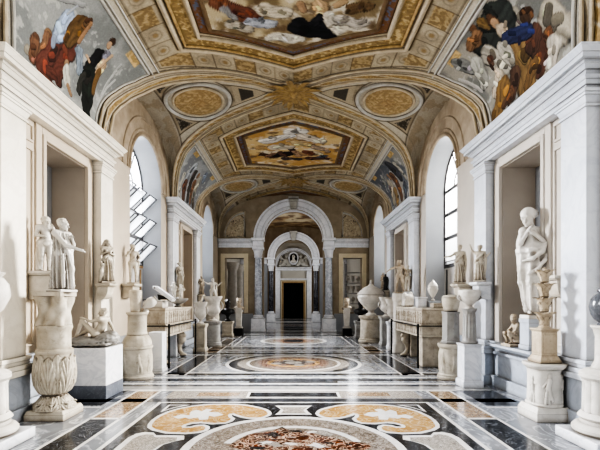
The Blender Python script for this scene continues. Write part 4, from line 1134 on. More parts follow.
# ================================================================== FIGURES
V3 = lambda *a: np.array(a, float)
DEF = dict(pel=(0, 0, .53), bel=(0, -.008, .63), chest=(0, 0, .735), neck=(0, .006, .825), head=(0, -.006, .922),
           shl=(.105, 0, .792), ell=(.15, .02, .64), hal=(.155, -.05, .51), shr=(-.105, 0, .792), elr=(-.15, .02, .64), har=(-.155, -.05, .51),
           hil=(.052, 0, .51), knl=(.062, -.02, .285), anl=(.066, .015, .045), hir=(-.052, 0, .51), knr=(-.06, -.01, .285), anr=(-.062, .015, .045))
def rotvec(v, yaw, pitch):
    m = np.array(Matrix.Rotation(yaw, 3, 'Z') @ Matrix.Rotation(pitch, 3, 'X'))
    return m @ np.array(v, float)
def hand(D, el, w, g, curl=.5, side=None):
    el, w = V3(*el), V3(*w); d = (w - el) / np.linalg.norm(w - el)
    s = np.cross(d, V3(0, 0, 1) if side is None else V3(*side)); s = s / (np.linalg.norm(s) + 1e-9); nrm = np.cross(s, d)
    D.cap(w, w + d * .034 * g, .014 * g, .019 * g, .012)
    for i, (o, l) in enumerate(((-.0165, .030), (-.0055, .036), (.0055, .034), (.016, .027))):
        a = w + d * .044 * g + s * o * g; b = a + (d * .95 - nrm * .25 * curl) * l * .55 * g; c = b + (d * .7 - nrm * .75 * curl) * l * .55 * g
        D.cap(a, b, .0064 * g, .0058 * g, .004); D.cap(b, c, .0058 * g, .0048 * g, .003)
    t = w + d * .018 * g - s * .016 * g; D.cap(t, t - s * .014 * g + d * .016 * g - nrm * .01 * g, .0075 * g, .0062 * g, .006); D.cap(t - s * .014 * g + d * .016 * g - nrm * .01 * g, t - s * .014 * g + d * .034 * g - nrm * .016 * g, .0062 * g, .005 * g, .004)
def headsdf(D, c, g, yaw, pitch):
    c = V3(*c); R = lambda *v: c + rotvec(V3(*v) * g, yaw, pitch); rot = (pitch, 0, yaw)
    D.ell(R(0, .006, .014), V3(.054, .066, .068) * g, .02, rot); D.ell(R(0, -.022, -.034), V3(.041, .042, .047) * g, .02, rot)
    D.cap(R(-.028, -.055, .018), R(.028, -.055, .018), .010 * g, .010 * g, .012)
    for s in (-1, 1): D.ell(R(s * .023, -.066, .002), V3(.014, .012, .010) * g, .008, rot, -1)
    for s in (-1, 1): D.ell(R(s * .022, -.053, .002), V3(.011, .009, .008) * g, .004, rot); D.ell(R(s * .056, .004, -.006), V3(.008, .014, .02) * g, .006, rot)
    D.cap(R(0, -.060, .010), R(0, -.077, -.020), .007 * g, .0115 * g, .007)
    D.cap(R(-.012, -.060, -.043), R(.012, -.060, -.043), .0065 * g, .0065 * g, .004); D.cap(R(-.010, -.058, -.054), R(.010, -.058, -.054), .007 * g, .007 * g, .005)
    D.ell(R(0, -.055, -.072), V3(.016, .014, .012) * g, .01, rot)
def human(J=None, yaw=0, pitch=0, g=1.0, hs=1.0, legs=1.0, arms=(1, 1), fem=False, feetdir=(0, -1, 0), curl=.5):
    j = {k: V3(*v) for k, v in DEF.items()}
    for k, v in (J or {}).items(): j[k] = V3(*v)
    D = Sdf()
    D.cap(j['hil'], j['hir'], .072 * g, .072 * g, .03); D.cap(j['pel'], j['bel'], .078 * g, .07 * g, .04); D.cap(j['bel'], j['chest'], .068 * g, .078 * g, .04)
    m = (j['shl'] + j['shr']) / 2; D.cap(m + (j['shl'] - m) * .62, m + (j['shr'] - m) * .62, .052 * g, .052 * g, .05)
    f = rotvec((0, -1, 0), 0, 0)
    if fem:
        for s in ('shl', 'shr'): D.ell(j['chest'] + (j[s] - m) * .42 + f * .058 * g - V3(0, 0, .012) * g, V3(.036, .034, .036) * g, .02)
    D.cap(m, j['neck'] + (j['head'] - j['neck']) * .3, .034 * g, .031 * g * hs, .03)
    headsdf(D, j['head'], g * hs, yaw, pitch)
    for q, s in enumerate('lr'):
        if arms[q]:
            D.cap(j['sh' + s], j['sh' + s], .043 * g, .043 * g, .03); D.cap(j['sh' + s], j['el' + s], .036 * g, .028 * g, .02); D.cap(j['el' + s], j['ha' + s], .029 * g, .018 * g, .012); hand(D, j['el' + s], j['ha' + s], g, curl)
        if legs:
            D.cap(j['hi' + s], j['kn' + s], .063 * g * legs, .042 * g * legs, .03); kc = j['kn' + s] + (j['an' + s] - j['kn' + s]) * .3
            D.cap(j['kn' + s], kc, .041 * g * legs, .039 * g * legs, .015); D.cap(kc, j['an' + s], .038 * g * legs, .022 * g * legs, .015)
        fd = V3(*feetdir); a = j['an' + s]
        D.cap(a - V3(0, 0, .02) * g, a + fd * .065 * g - V3(0, 0, .026) * g, .022 * g, .015 * g, .012); D.cap(a, a - fd * .012 * g - V3(0, 0, .022) * g, .021 * g, .02 * g, .01)
    return D
def hairsdf(c, g, yaw, pitch, bun=True, curls=26, long=False):
    D = Sdf(); c = V3(*c); R = lambda *v: c + rotvec(V3(*v) * g, yaw, pitch); rot = (pitch, 0, yaw)
    D.ell(R(0, .022, .026), V3(.061, .062, .062) * g, .01, rot)
    r = np.random.RandomState(int(abs(c[0] * 1000 + c[2] * 100)) % 1000)
    for k in range(curls):
        a = r.uniform(0, 2 * PI); e = r.uniform(.1, 1.2)
        D.ell(R(.058 * math.cos(a) * math.cos(e), .022 + .058 * math.sin(a) * math.cos(e), .03 + .056 * math.sin(e)), V3(.013, .013, .013) * g * r.uniform(.8, 1.3), .006)
    if bun: D.ell(R(0, .088, .02), V3(.034, .032, .032) * g, .012, rot)
    if long:
        for s in (-1, 1): D.path([R(s * .05, .02, 0), R(s * .058, .03, -.06), R(s * .05, .02, -.12)], [.022 * g, .02 * g, .013 * g])
    return D

def statue(name, label, loc, rz, H, body, mat, drape=None, hair=None, base=None, res=.0085, group=None, cat='statue', dmat=None):
    t = thing(name, label, cat, loc, rz, group)
    bo = body.mesh('body', res, mat, t, H)
    if drape: drape.mesh('drapery', res, dmat or mat, t, H, rough=.0006)
    if hair: hair.mesh('hair', res * .8, mat, bo, H)
    if base: base.build('plinth', mat, t, bev=.006)
    return t
def plinth(w, d, h, x=0, y=0):
    return MB().box(x - w / 2, x + w / 2, y - d / 2, y + d / 2, -h, .012)
def round_plinth(r, h): return MB().lathe([(r, -h), (r * 1.04, -h * .7), (r * .97, -h * .4), (r, .01), (0, .012)], 24)

def bracket(label, x, y, z, sg, dep, w, h, mat):
    """console: top slab and a scrolled corbel, its back on the wall at x"""
    t = thing('wall_bracket', label, 'wall bracket', (x, y, z), 0, 'stone wall brackets')
    mat = M['stat'] if mat is M['pedg'] else mat
    MB().fr((*sorted((0, -sg * (dep - .03))), -w / 2 + .03, w / 2 - .03, -.06), (*sorted((0, -sg * dep)), -w / 2, w / 2, -.035)).box(0, -sg * dep, -w / 2, w / 2, -.035, 0).build('shelf', mat, t, bev=.004)
    poly = [(0, -.06)] + [(-sg * (dep - .05) * (math.cos(a) ** .5 if math.cos(a) > 1e-6 else 0), -.06 - (h - .06) * math.sin(a)) for a in np.linspace(0, PI / 2, 12)] + [(0, -h)]
    MB().prism(poly, -w * .38, w * .38).build('corbel', mat, t, bev=.006)
    return t

LW = -1; RW = 1
# ---- standing robed poses used for the small statuettes
def robed(arm='down', yaw=0, pitch=0, veil=False, fem=True):
    J = dict(knl=(.06, -.05, .285), anl=(.07, -.02, .045))
    if arm == 'chin': J.update(elr=(-.13, -.06, .66), har=(-.04, -.10, .79))
    if arm == 'up': J.update(elr=(-.2, -.02, .86), har=(-.24, -.03, .99), ell=(.17, 0, .68), hal=(.24, -.05, .74))
    if arm == 'out': J.update(elr=(-.2, -.05, .72), har=(-.31, -.10, .70))
    if arm == 'chest': J.update(elr=(-.14, -.04, .65), har=(-.03, -.11, .70), ell=(.14, -.04, .65), hal=(.05, -.11, .66))
    B = human(J, yaw, pitch, fem=fem, legs=.55)
    D = Sdf()
    D.skirt((.01, .0, .025), (0, 0, .56), (.135, .115), (.10, .085), 11, .03, .014, .4, 1.2)
    D.skirt((0, 0, .52), (0, 0, .79), (.105, .085), (.105, .07), 9, .012, .006, 1.0, 1.5)
    D.path([(.12, -.02, .80), (.03, -.085, .70), (-.08, -.085, .58), (-.11, .0, .52)], [.03, .03, .032, .03])
    D.path([(.12, .02, .80), (.14, .02, .6), (.13, .01, .34), (.12, .02, .16)], [.035, .045, .04, .02])
    if veil:
        D.ell((0, .03, .935), (.075, .075, .085), .02); D.path([(-.06, .04, .9), (-.10, .03, .78)], [.04, .05]); D.path([(.06, .04, .9), (.10, .03, .78)], [.04, .05])
    return B, D
def nude(J=None, yaw=0, pitch=0, cloth=True, g=1.0, hs=1.0):
    B = human(J, yaw, pitch, g=g, hs=hs)
    D = None
    if cloth:
        D = Sdf(); D.path([(.11, .01, .80), (.02, -.075, .66), (-.06, -.07, .56)], [.024, .026, .022]); D.path([(.12, .03, .80), (.14, .05, .55), (.12, .05, .3), (.11, .05, .1)], [.03, .04, .036, .03])
    return B, D

# ================================================================== LEFT SIDE
# nearest pedestal, half outside the frame
def round_altar(name, label, x, y, mat, side):
    t = thing(name, label, 'pedestal', (x, y, 0), 0, None)
    MB().box(-.31, .31, -.31, .31, 0, .11).build('square_base', M['white'], t, bev=.01)
    MB().lathe([(.26, .11), (.285, .14), (.285, .17), (.26, .20), (.22, .22), (.21, .25), (.235, .28), (.215, .31), (.195, .33)], 40).build('moulded_foot', mat, t)
    MB().lathe([(.19, .33), (.185, .62), (.195, .66)], 48, lambda th, z, r: -.012 * np.abs(np.sin(th * 6)) ** 6 + .004, zsub=.05).build('drum', mat, t)
    MB().lathe([(.195, .66), (.22, .69), (.22, .73), (.18, .76), (.12, .78), (.085, .86), (.082, 1.1), (.1, 1.18), (.12, 1.2), (.12, 1.22), (0, 1.22)], 36).build('shaft', mat, t)
    return t
round_altar('pedestal', 'round fluted pedestal on square white base cut by left frame edge', -3.12, 4.05, M['pedw'], -1)
t = thing('urn', 'white urn cut by the left frame edge on the fluted pedestal', 'urn', (-3.12, 4.05, 1.22))
MB().lathe([(.08, 0), (.05, .04), (.06, .08), (.15, .16), (.215, .30), (.20, .42), (.14, .5), (.17, .54), (.15, .55), (0, .5)], 36).build('bowl', M['pedw'], t)
round_altar('pedestal', 'round fluted pedestal on square white base cut by right frame edge', 3.19, 4.1, M['pedw'], 1)
t = thing('stone_ball', 'polished dark grey granite ball vase at the right frame edge', 'vase', (3.19, 4.1, 1.22))
MB().lathe([(.07, 0), (.055, .03), (.09, .06), (.12, .11), (.135, .19), (.12, .27), (.08, .32), (.05, .335), (0, .34)], 40).build('ball', M['sphere'], t)
MB().lathe([(.05, .335), (.065, .35), (.06, .37), (0, .375)], 24).build('lip', M['sphere'], t)

# tall acanthus pedestal
def acanthus(n, z0, z1, amp):
    def f(th, z, r):
        a = (th * n / (2 * PI)) % 1.0 - .5; b = ((th * n / (2 * PI)) + .5) % 1.0 - .5; t = np.clip((z - z0) / (z1 - z0), 0, 1)
        ins = (z >= z0) & (z <= z1)
        def lf(q, h):
            u = np.clip(t / h, 0, 1); w = .47 * np.sqrt(np.clip(1 - u ** 3, .0001, 1)) * (1 - .16 * np.abs(np.sin(u * 5.5 * PI)))
            e = np.abs(q) / w
            body = np.clip((1.04 - e) * 9, 0, 1) * (t < h)
            return body * (.72 + .28 * np.exp(-(q / .035) ** 2) + .16 * np.cos((np.abs(q) * 9 - u * 5) * PI) * (np.abs(q) > .06) + .75 * np.clip(u - .72, 0, 1) ** 1.2)
        L = np.maximum(lf(a, .94), .62 * lf(b, 1.0))
        return ins * amp * L - .004
    return f
t = thing('candelabrum_pedestal', 'tall carved stone pedestal with acanthus bulb under the robed statue, left', 'pedestal', (-3.04, 5.09, 0))
t.scale = (.84, .84, 1)
MB().box(-.29, .29, -.28, .28, 0, .075).fr((-.29, .29, -.28, .28, .075), (-.265, .265, -.255, .255, .12)).build('square_foot', M['ped'], t, bev=.008)
MB().lathe([(.27, .12), (.26, .16), (.22, .21), (.165, .26), (.15, .29)], 160, acanthus(8, .12, .29, .034), zsub=.006).build('leaf_foot', M['ped'], t)
mb = MB()
for k in range(8):
    s0 = mb.n; mb.grid(leaf_grid(.10, .07, 2.2, 8, 5, 2)); mb.xf(s0, Matrix.Rotation(k * PI / 4 + PI / 8, 4, 'Z') @ Matrix.Translation((.235, 0, .14)))
mb.build('leaf_tips', M['ped'], t)
MB().lathe([(.15, .29), (.20, .33), (.255, .42), (.272, .53), (.268, .62), (.252, .70), (.25, .80), (.262, .83), (.262, .85)], 260, acanthus(7, .30, .80, .034), zsub=.008).build('leaf_bulb', M['ped'], t)
MB().lathe([(.25, .85), (.225, .87), (.225, 1.08), (.232, 1.10), (.245, 1.13), (.24, 1.16)], 48, lambda th, z, r: .004 * np.sin(th * 9) * ((z > .9) & (z < 1.07)), zsub=.03).build('drum', M['ped'], t)
def capmod(th, z, r):
    q = np.clip((z - 1.16) / .42, 0, 1)
    return .022 * np.sin(th * 4 + 5 * q) * np.sin(q * PI) + .014 * np.sin(th * 7 - 6 * q) + .03 * q ** 2 * np.cos(4 * th + PI)
MB().lathe([(.205, 1.16), (.195, 1.22), (.182, 1.32), (.185, 1.42), (.195, 1.5), (.20, 1.55), (.20, 1.58), (0, 1.58)], 72, capmod, zsub=.02, sq=6).box(-.215, .215, -.215, .215, 1.53, 1.58).build('carved_capital', M['ped'], t)

B = human(dict(elr=(-.06, -.15, .62), har=(.03, -.31, .56), ell=(.15, -.04, .66), hal=(.07, -.11, .735), head=(-.005, -.03, .92)), .55, .15, legs=.55, fem=False)
D = Sdf()
D.skirt((.0, .0, .02), (0, 0, .56), (.14, .15), (.115, .095), 15, .03, .018, .4, 1.8)
D.skirt((0, 0, .5), (0, 0, .80), (.115, .095), (.115, .08), 13, .018, .012, 1.0, 2.2)
D.path([(-.09, -.01, .79), (-.07, -.075, .68), (.0, -.10, .55), (.06, -.10, .42)], [.024, .024, .022, .016], .03); D.path([(.06, -.09, .55), (.05, -.12, .3), (.05, -.125, .06)], [.03, .035, .03], .04); D.path([(-.06, -.10, .5), (-.07, -.12, .25), (-.07, -.13, .05)], [.012, .018, .016], .02)
D.path([(.09, .0, .79), (.12, .0, .6), (.12, .02, .34), (.12, .02, .12)], [.03, .045, .045, .03], .04)
statue('robed_statue', 'robed marble statue stretching out one hand, on the tall acanthus pedestal', (-2.93, 5.06, 1.60), 1.2, .90, B, M['statw'], D, hairsdf((-.005, -.03, .92), 1.0, .35, .15, False), plinth(.24, .26, .02), .0075)

bracket('stone wall bracket behind the robed statue at left', -3.545, 5.48, 1.87, -1, .40, .34, .38, M['statw'])
B = human(dict(elr=(-.15, -.04, .64), har=(-.06, -.12, .62), ell=(.17, -.03, .68), hal=(.10, -.12, .79), head=(.01, -.02, .90)), .3, .1, g=1.14, hs=1.1)
D = Sdf(); D.ell((0, -.08, .50), (.06, .03, .05), .01); D.path([(-.06, .03, .5), (-.09, .05, .3), (-.09, .04, .02)], [.05, .055, .06])
statue('boy_statue', 'small naked boy statue with a fig leaf on bracket, left of robed statue', (-3.36, 5.41, 1.87), .75, .74, B, M['statw'], D, hairsdf((.01, -.02, .90), 1.15, .3, .1, False), None)

# reclining boy on marble block
t = thing('marble_plinth', 'white marble block plinth with dark grey base under the reclining boy', 'pedestal', (-3.085, 6.245, 0))
MB().box(-.295, .295, -.295, .295, .2, .765).build('block', M['white'], t, bev=.006)
MB().box(-.30, .30, -.30, .30, 0, .2).build('grey_base', M['greyband'], t, bev=.006)
J = dict(pel=(.04, 0, .16), bel=(.07, 0, .23), chest=(.10, -.01, .32), neck=(.105, -.01, .405), head=(.115, -.025, .465), shl=(.135, .06, .37), shr=(.09, -.08, .37),
         elr=(.0, -.12, .34), har=(-.11, -.09, .385), ell=(.19, .06, .26), hal=(.24, .02, .17), hil=(.03, .05, .14), hir=(.03, -.05, .14),
         knr=(-.13, -.07, .35), anr=(-.21, -.08, .12), knl=(-.13, .07, .2), anl=(-.27, .02, .09))
B = human(J, -1.0, .1, g=.68, hs=1.1, feetdir=(-1, 0, 0))
D = Sdf(); D.ell((-.02, 0, .055), (.29, .23, .06), .03); D.ell((.16, .02, .10), (.14, .17, .085), .04); D.ell((-.19, -.06, .06), (.11, .13, .06), .04); D.path([(.12, .1, .14), (.24, -.02, .15), (.24, -.06, .085)], [.06, .05, .035])
D.box((0, 0, .02), (.24, .22, .016), .01, .01)
t = thing('reclining_boy_statue', 'marble boy reclining on rough rock on the grey-based white block', 'statue', (-3.085, 6.22, .785)); t.scale = (1.2, 1.15, 1.08)
B.mesh('body', .0065, M['stat'], t); D.mesh('rock', .011, M['pedg'], t, rough=.008); hairsdf((.115, -.025, .465), .70, -1.0, .1, False).mesh('hair', .006, M['stat'], t)
t = thing('marble_fragment', 'small carved marble fragment standing behind acanthus pedestal, left of reclining boy', 'fragment', (-3.33, 5.6, .76))
MB().box(-.1, .12, -.1, .1, 0, .08).lathe([(.07, .08), (.09, .13), (.08, .2), (.1, .24), (0, .26)], 24, lambda th, z, r: .01 * np.sin(5 * th)).build('fragment', M['pedg'], t, bev=.006)
MB().box(-.11, .13, -.11, .11, .255, .36).build('cap_block', M['pedw'], t, bev=.008)

def inside(x, sg): return x
bracket('grey stone wall bracket on the pilaster right of robed statue', -3.375, 6.98, 1.77, -1, .24, .30, .28, M['pedg'])
B, D = robed('chest', .5, .2, True); D.path([(-.16, -.02, .02), (-.15, -.04, .25), (-.13, -.04, .34)], [.045, .05, .035]); D.ell((-.13, -.05, .40), (.045, .05, .05), .015)
statue('veiled_statue', 'small veiled statue with a child at its side, on pilaster bracket', (-3.25, 6.98, 1.79), .8, .74, B, M['stat'], D, None, plinth(.24, .2, .02))
bracket('plain stone wall bracket just before the nearest left window', -3.545, 8.42, 1.82, -1, .28, .42, .30, M['pedg'])
B, D = nude(dict(elr=(-.16, -.05, .70), har=(-.05, -.08, .86), ell=(.17, .0, .67), hal=(.12, -.09, .60), knl=(.07, -.05, .285), anl=(.07, -.03, .045)), .4, .2)
statue('youth_statue', 'slender youth statue raising one hand, on bracket beside the nearest left window', (-3.38, 8.42, 1.84), .6, .80, B, M['stat'], D, hairsdf((0, -.006, .922), 1., .4, .2, False), plinth(.2, .2, .02))

# domed altar with a shaft on top
t = thing('domed_altar', 'round carved stone altar with domed top between block plinth and sarcophagus', 'pedestal', (-2.97, 7.6, 0))
def alt(seed, w, z0, z1, amp, n):
    def f(th, z, r):
        return np.where((z > z0) & (z < z1), relief(th * .3, z - z0, 2 * PI * .3, z1 - z0, n, seed) * amp, 0)
    return f
MB().lathe([(.30, 0), (.30, .05), (.28, .07), (.275, .10)], 40).build('base_ring', M['ped'], t)
MB().lathe([(.268, .10), (.268, .56), (.285, .575), (.285, .61), (.268, .62)], 120, alt(4, 0, .13, .52, .55, 8), zsub=.014).build('carved_drum', M['ped'], t)
MB().lathe([(.268, .62), (.262, .68), (.235, .76), (.19, .81), (.16, .83)], 48, lambda th, z, r: .006 * np.sin(th * 14), zsub=.015).build('dome', M['ped'], t)
t = thing('round_pedestal', 'plain round pedestal standing on top of the domed altar', 'pedestal', (-2.97, 7.6, .83))
MB().lathe([(.185, 0), (.185, .03), (.172, .05), (.172, .36), (.185, .375), (.2, .39), (.2, .42), (0, .42)], 40).build('drum', M['ped'], t)
t = thing('column_fragment', 'short tapering column fragment on the plain pedestal above the domed altar', 'column', (-3.0, 7.6, 1.25))
MB().lathe([(.09, 0), (.092, .02), (.11, .30), (.115, .40), (.095, .42), (.07, .425), (0, .425)], 32, lambda th, z, r: .003 * np.sin(8 * th + 9 * z), zsub=.06).build('shaft', M['stat'], t)
t = thing('tipped_vase', 'small pale vase lying tilted beside the column fragment', 'vase', (-2.83, 7.66, 1.25), .3)
mb = MB(); mb.lathe([(.04, -.05), (.05, 0), (.085, .06), (.10, .12), (.08, .19), (.05, .22), (.065, .25), (0, .22)], 28); mb.xf(0, Matrix.Translation((0, 0, .11)) @ Matrix.Rotation(.9, 4, 'Y')); mb.build('body', M['statw'], t)
MB().lathe([(.06, 0), (.05, .03), (.03, .05), (0, .05)], 20).build('stand', M['statw'], t)
t = thing('white_block', 'narrow white marble block standing behind the domed altar', 'pedestal', (-2.82, 8.30, 0))
MB().box(-.14, .14, -.14, .14, .06, .82).build('block', M['white'], t, bev=.006); MB().box(-.155, .155, -.155, .155, 0, .06).build('base', M['white'], t, bev=.005)

# sarcophagi
def sarcophagus(sg, label, seed):
    X0, X1, Y0, Y1, z0, z1 = 2.80, 3.40, 8.75, 11.0, .66, 1.30
    t = thing('sarcophagus', label, 'sarcophagus', (sg * X0, Y0, 0), 0)
    L, Hh = Y1 - Y0, z1 - z0
    MB().box(sg * .015, sg * (X1 - X0), .015, L - .015, z0, z1 - .01).box(0, sg * (X1 - X0), 0, L, z0, z0 + .045).box(0, sg * (X1 - X0), 0, L, z1 - .05, z1).box(-sg * .004, sg * (X1 - X0), 0, L, .93 - .02, .93 + .02).build('chest', M['sarc'], t, bev=.006)
    for nm, za, zb, n, sd in (('upper_relief', .955, z1 - .055, 13, seed), ('lower_relief', z0 + .05, .905, 15, seed + 1)):
        g = 150; uu, vv = np.meshgrid(np.linspace(0, L - .06, g * 2), np.linspace(0, zb - za, 44), indexing='ij')
        H = relief(uu, vv, L - .06, zb - za, n, sd)
        mb = MB(); mb.grid(np.stack([sg * (.012 - H * 1.1), .03 + uu, za + vv], -1)); mb.build(nm, M['sarc'], t)
    g = 50; uu, vv = np.meshgrid(np.linspace(0, X1 - X0 - .06, g), np.linspace(0, z1 - .055 - .955, 36), indexing='ij')
    H = relief(uu, vv, X1 - X0 - .06, .29, 2, seed + 5)
    mb = MB(); mb.grid(np.stack([sg * (.03 + uu), .012 - H * .35, .955 + vv], -1)); mb.build('end_relief', M['sarc'], t)
    for yy in (.42, L - .45):
        D = Sdf(); m = -sg   # a winged lion leg: paw on the floor, S-curved shank, swelling breast
        D.path([(m * .02, 0, .05), (-m * .05, 0, .16), (-m * .06, 0, .30), (m * .0, 0, .44), (-m * .04, 0, .56), (-m * .12, 0, .63)], [.06, .055, .07, .11, .10, .08], .03)
        D.ell((m * .05, 0, .045), (.085, .065, .045), .02)
        for k in (-.035, 0, .035): D.ell((m * .115, k, .035), (.03, .017, .026), .008)
        D.ell((m * .05, 0, .56), (.07, .065, .075), .03); D.ell((m * .10, 0, .54), (.035, .035, .03), .02)
        D.path([(-m * .08, .05, .5), (-m * .22, .06, .45), (-m * .32, .05, .58)], [.04, .05, .03], .03); D.path([(-m * .08, -.05, .5), (-m * .22, -.06, .45), (-m * .32, -.05, .58)], [.04, .05, .03], .03)
        o = D.mesh('lion_support', .014, M['sarc'], t, rough=.002); o.location = (sg * .16, yy, 0)
    MB().box(sg * (.03 if sg > 0 else .24), sg * .58, .03 if sg > 0 else .25, .30 if sg > 0 else .62, 0, z0).build('near_support', M['sarc'] if sg > 0 else M['white'], t, bev=.01)
    MB().box(sg * .24, sg * .58, L - .62, L - .25, 0, z0).build('far_support', M['sarc'] if sg > 0 else M['white'], t, bev=.01)
    r = thing('barrier_rail', 'thin black metal barrier rail in front of the %s' % ('left sarcophagus' if sg < 0 else 'right sarcophagus'), 'barrier', (sg * (X0 - .10), Y0 - .07, 0), 0, 'black barrier rails')
    for yy in (0, L + .1): MB().box(-.018, .018, yy - .018, yy + .018, 0, .96).build('post', M['black'], r)
    MB().box(-.012, .012, .018, L + .082, .90, .925).build('rail', M['black'], r)
    MB().box(sg * .018, sg * .68, -.012, .012, .90, .925).build('end_rail', M['black'], r)
sarcophagus(-1, 'long carved sarcophagus on white lion-leg supports along the left wall', 21)
sarcophagus(1, 'long carved sarcophagus with brown end panel along the right wall', 33)

t = thing('stone_block', 'pale block at the near end of the left sarcophagus', 'block', (-3.08, 9.0, 1.30))
MB().box(-.24, .2, -.2, .2, 0, .14).box(-.22, .18, -.18, .18, .14, .17).build('block', M['pedw'], t, bev=.006); MB().box(-.25, .02, -.17, .17, .17, .19).build('dark_slab', M['black'], t)
t = thing('tilted_tablet', 'white marble tablet propped at a slant on the left sarcophagus', 'tablet', (-2.92, 8.98, 1.49))
mb = MB(); mb.box(-.24, .26, -.12, .12, -.03, .03); mb.box(-.21, .23, -.09, .09, .03, .045); mb.tube([(-.235, -.12, 0), (-.235, .12, 0)], .04, 10); mb.xf(0, Matrix.Translation((.02, 0, .13)) @ Matrix.Rotation(.62, 4, 'Y')); mb.build('slab', M['white'], t, bev=.008)
MB().prism([(.26, 0), (-.1, .0), (-.12, .12)], -.05, .05).build('rest', M['black'], t)
t = thing('stone_bowl', 'shallow grey stone basin at the far end of the left sarcophagus', 'bowl', (-2.98, 10.3, 1.30))
MB().lathe([(.08, 0), (.09, .02), (.05, .05), (.06, .07), (.2, .13), (.26, .19), (.27, .22), (.25, .22), (.2, .17), (0, .15)], 40).build('basin', M['pedg'], t)
for k, (dx, dy, dz, ry, H) in enumerate(((-.09, -.05, .0, .2, .43), (.11, -.09, .0, -.5, .32), (.05, .12, .0, 1.4, .37), (-.12, .13, .0, 2.3, .30))):
    B = human(dict(elr=(-.2, -.05, .75), har=(-.26, -.06, .9), ell=(.17, -.06, .66), hal=(.2, -.14, .72)), .2, .1, hs=1.35, g=1.15)
    lab = ('tallest cherub standing in the nest bowl', 'small cherub at the front right of the bowl', 'cherub at the back of the bowl', 'small cherub at the rear left of the bowl')[k]
    statue('cherub', lab + ' on left sarcophagus', (-2.98 + dx, 10.3 + dy, 1.50 + dz), ry, H, B, M['statw'], None, hairsdf((0, -.006, .922), 1.35, .2, .1, False), None, .013, 'cherubs in the stone bowl')
bracket('stone wall bracket on the pilaster of the left doorway', -3.375, 11.5, 1.80, -1, .22, .34, .24, M['pedg'])
B, D = robed('down', .5, .1)
statue('robed_statuette', 'small robed statuette with a slab behind it above the left sarcophagus', (-3.27, 11.5, 1.82), .9, .74, B, M['stat'], D, hairsdf((0, -.006, .922), 1, .5, .1), plinth(.2, .2, .02), .01)

# farther left pedestals and vases
def stele(name, label, x, y, w, h, mat, cat='pedestal', group=None):
    t = thing(name, label, cat, (x, y, 0), 0, group)
    a = w / 2
    MB().box(-a * 1.18, a * 1.18, -a * 1.18, a * 1.18, 0, .09).fr((-a * 1.15, a * 1.15, -a * 1.15, a * 1.15, .09), (-a, a, -a, a, .14)).build('base', mat, t, bev=.005)
    MB().box(-a, a, -a, a, .14, h - .12).box(-a * .72, a * .72, -a - .008, a + .008, .22, h - .2).box(-a - .008, a + .008, -a * .72, a * .72, .22, h - .2).build('shaft', mat, t, bev=.004)
    MB().fr((-a, a, -a, a, h - .12), (-a * 1.2, a * 1.2, -a * 1.2, a * 1.2, h - .06)).box(-a * 1.22, a * 1.22, -a * 1.22, a * 1.22, h - .06, h).build('cap', mat, t, bev=.005)
    return t
def round_ped(name, label, x, y, r, h, mat, mod=None, group=None, z=0):
    t = thing(name, label, 'pedestal', (x, y, z), 0, group)
    MB().lathe([(r * 1.2, 0), (r * 1.2, h * .07), (r * 1.1, h * .10), (r * 1.12, h * .13), (r, h * .17)], 40).build('foot', mat, t)
    MB().lathe([(r, h * .17), (r * .98, h * .86)], 80 if mod else 40, mod, zsub=.02 if mod else 0).build('drum', mat, t)
    MB().lathe([(r * .98, h * .86), (r * 1.1, h * .9), (r * 1.15, h * .93), (r * 1.15, h), (0, h)], 40).build('cap', mat, t)
    return t
def vase(name, label, x, y, z, r, h, mat, kind='krater', handles=True, lid=False, group=None, cat='vase'):
    t = thing(name, label, cat, (x, y, z), 0, group)
    if kind == 'krater': pr = [(.5, 0), (.48, .05), (.22, .10), (.2, .16), (.35, .22), (.72, .34), (.8, .45), (.74, .62), (.78, .8), (1.0, .96), (1.0, 1.0), (.9, .98), (.7, .8), (0, .5)]
    elif kind == 'tub': pr = [(.62, 0), (.75, .05), (.92, .4), (.98, .7), (1.0, .78), (.94, .8), (.98, .86), (.8, .95), (.3, 1.0), (0, 1.0)]
    elif kind == 'bowl': pr = [(.4, 0), (.36, .06), (.25, .12), (.3, .2), (.7, .42), (.96, .7), (1.0, .86), (.9, 1.0), (.8, .97), (0, .9)]
    else: pr = [(.42, 0), (.4, .05), (.2, .10), (.2, .15), (.5, .26), (.86, .42), (1.0, .56), (.95, .64), (1.02, .66), (.98, .70), (.6, .84), (.3, .90), (.2, .93), (.12, .97), (0, 1.0)]
    MB().lathe([(a * r, b * h) for a, b in pr], 44, (lambda th, zz, rr: .012 * rr / r * np.abs(np.sin(th * 9)) * ((zz > .2 * h) & (zz < .6 * h))) if kind != 'tub' else None, zsub=h / 24).build('body', mat, t)
    if handles:
        for s in (-1, 1):
            pts = [(s * r * (.72 + .36 * math.sin(PI * k / 9)), 0, h * (.40 + .42 * k / 9)) for k in range(10)]
            MB().tube(pts, r * .08, 8).build('handle', mat, t)
    if lid: MB().lathe([(0, h * .97), (.12 * r, h * .98), (.07 * r, h * 1.02), (.1 * r, h * 1.05), (0, h * 1.12)], 20).build('finial', mat, t)
    return t
stele('stone_pedestal', 'square stone pedestal just past the left sarcophagus', -2.66, 11.45, .30, .80, M['ped'])
vase('urn', 'pale carved urn on the square pedestal past the left sarcophagus', -2.66, 11.45, .80, .19, .62, M['pedw'], 'krater')
round_ped('round_pedestal', 'round stone pedestal under the large left krater vase', -2.60, 12.9, .24, .80, M['pedg'])
vase('krater_vase', 'large pale krater vase on round pedestal before left doorway', -2.60, 12.9, .80, .30, .80, M['pedw'], 'krater')
bracket('small wall bracket beyond the left doorway', -3.375, 14.2, 1.66, -1, .2, .34, .24, M['pedg'])
B, D = robed('down', .2, 0)
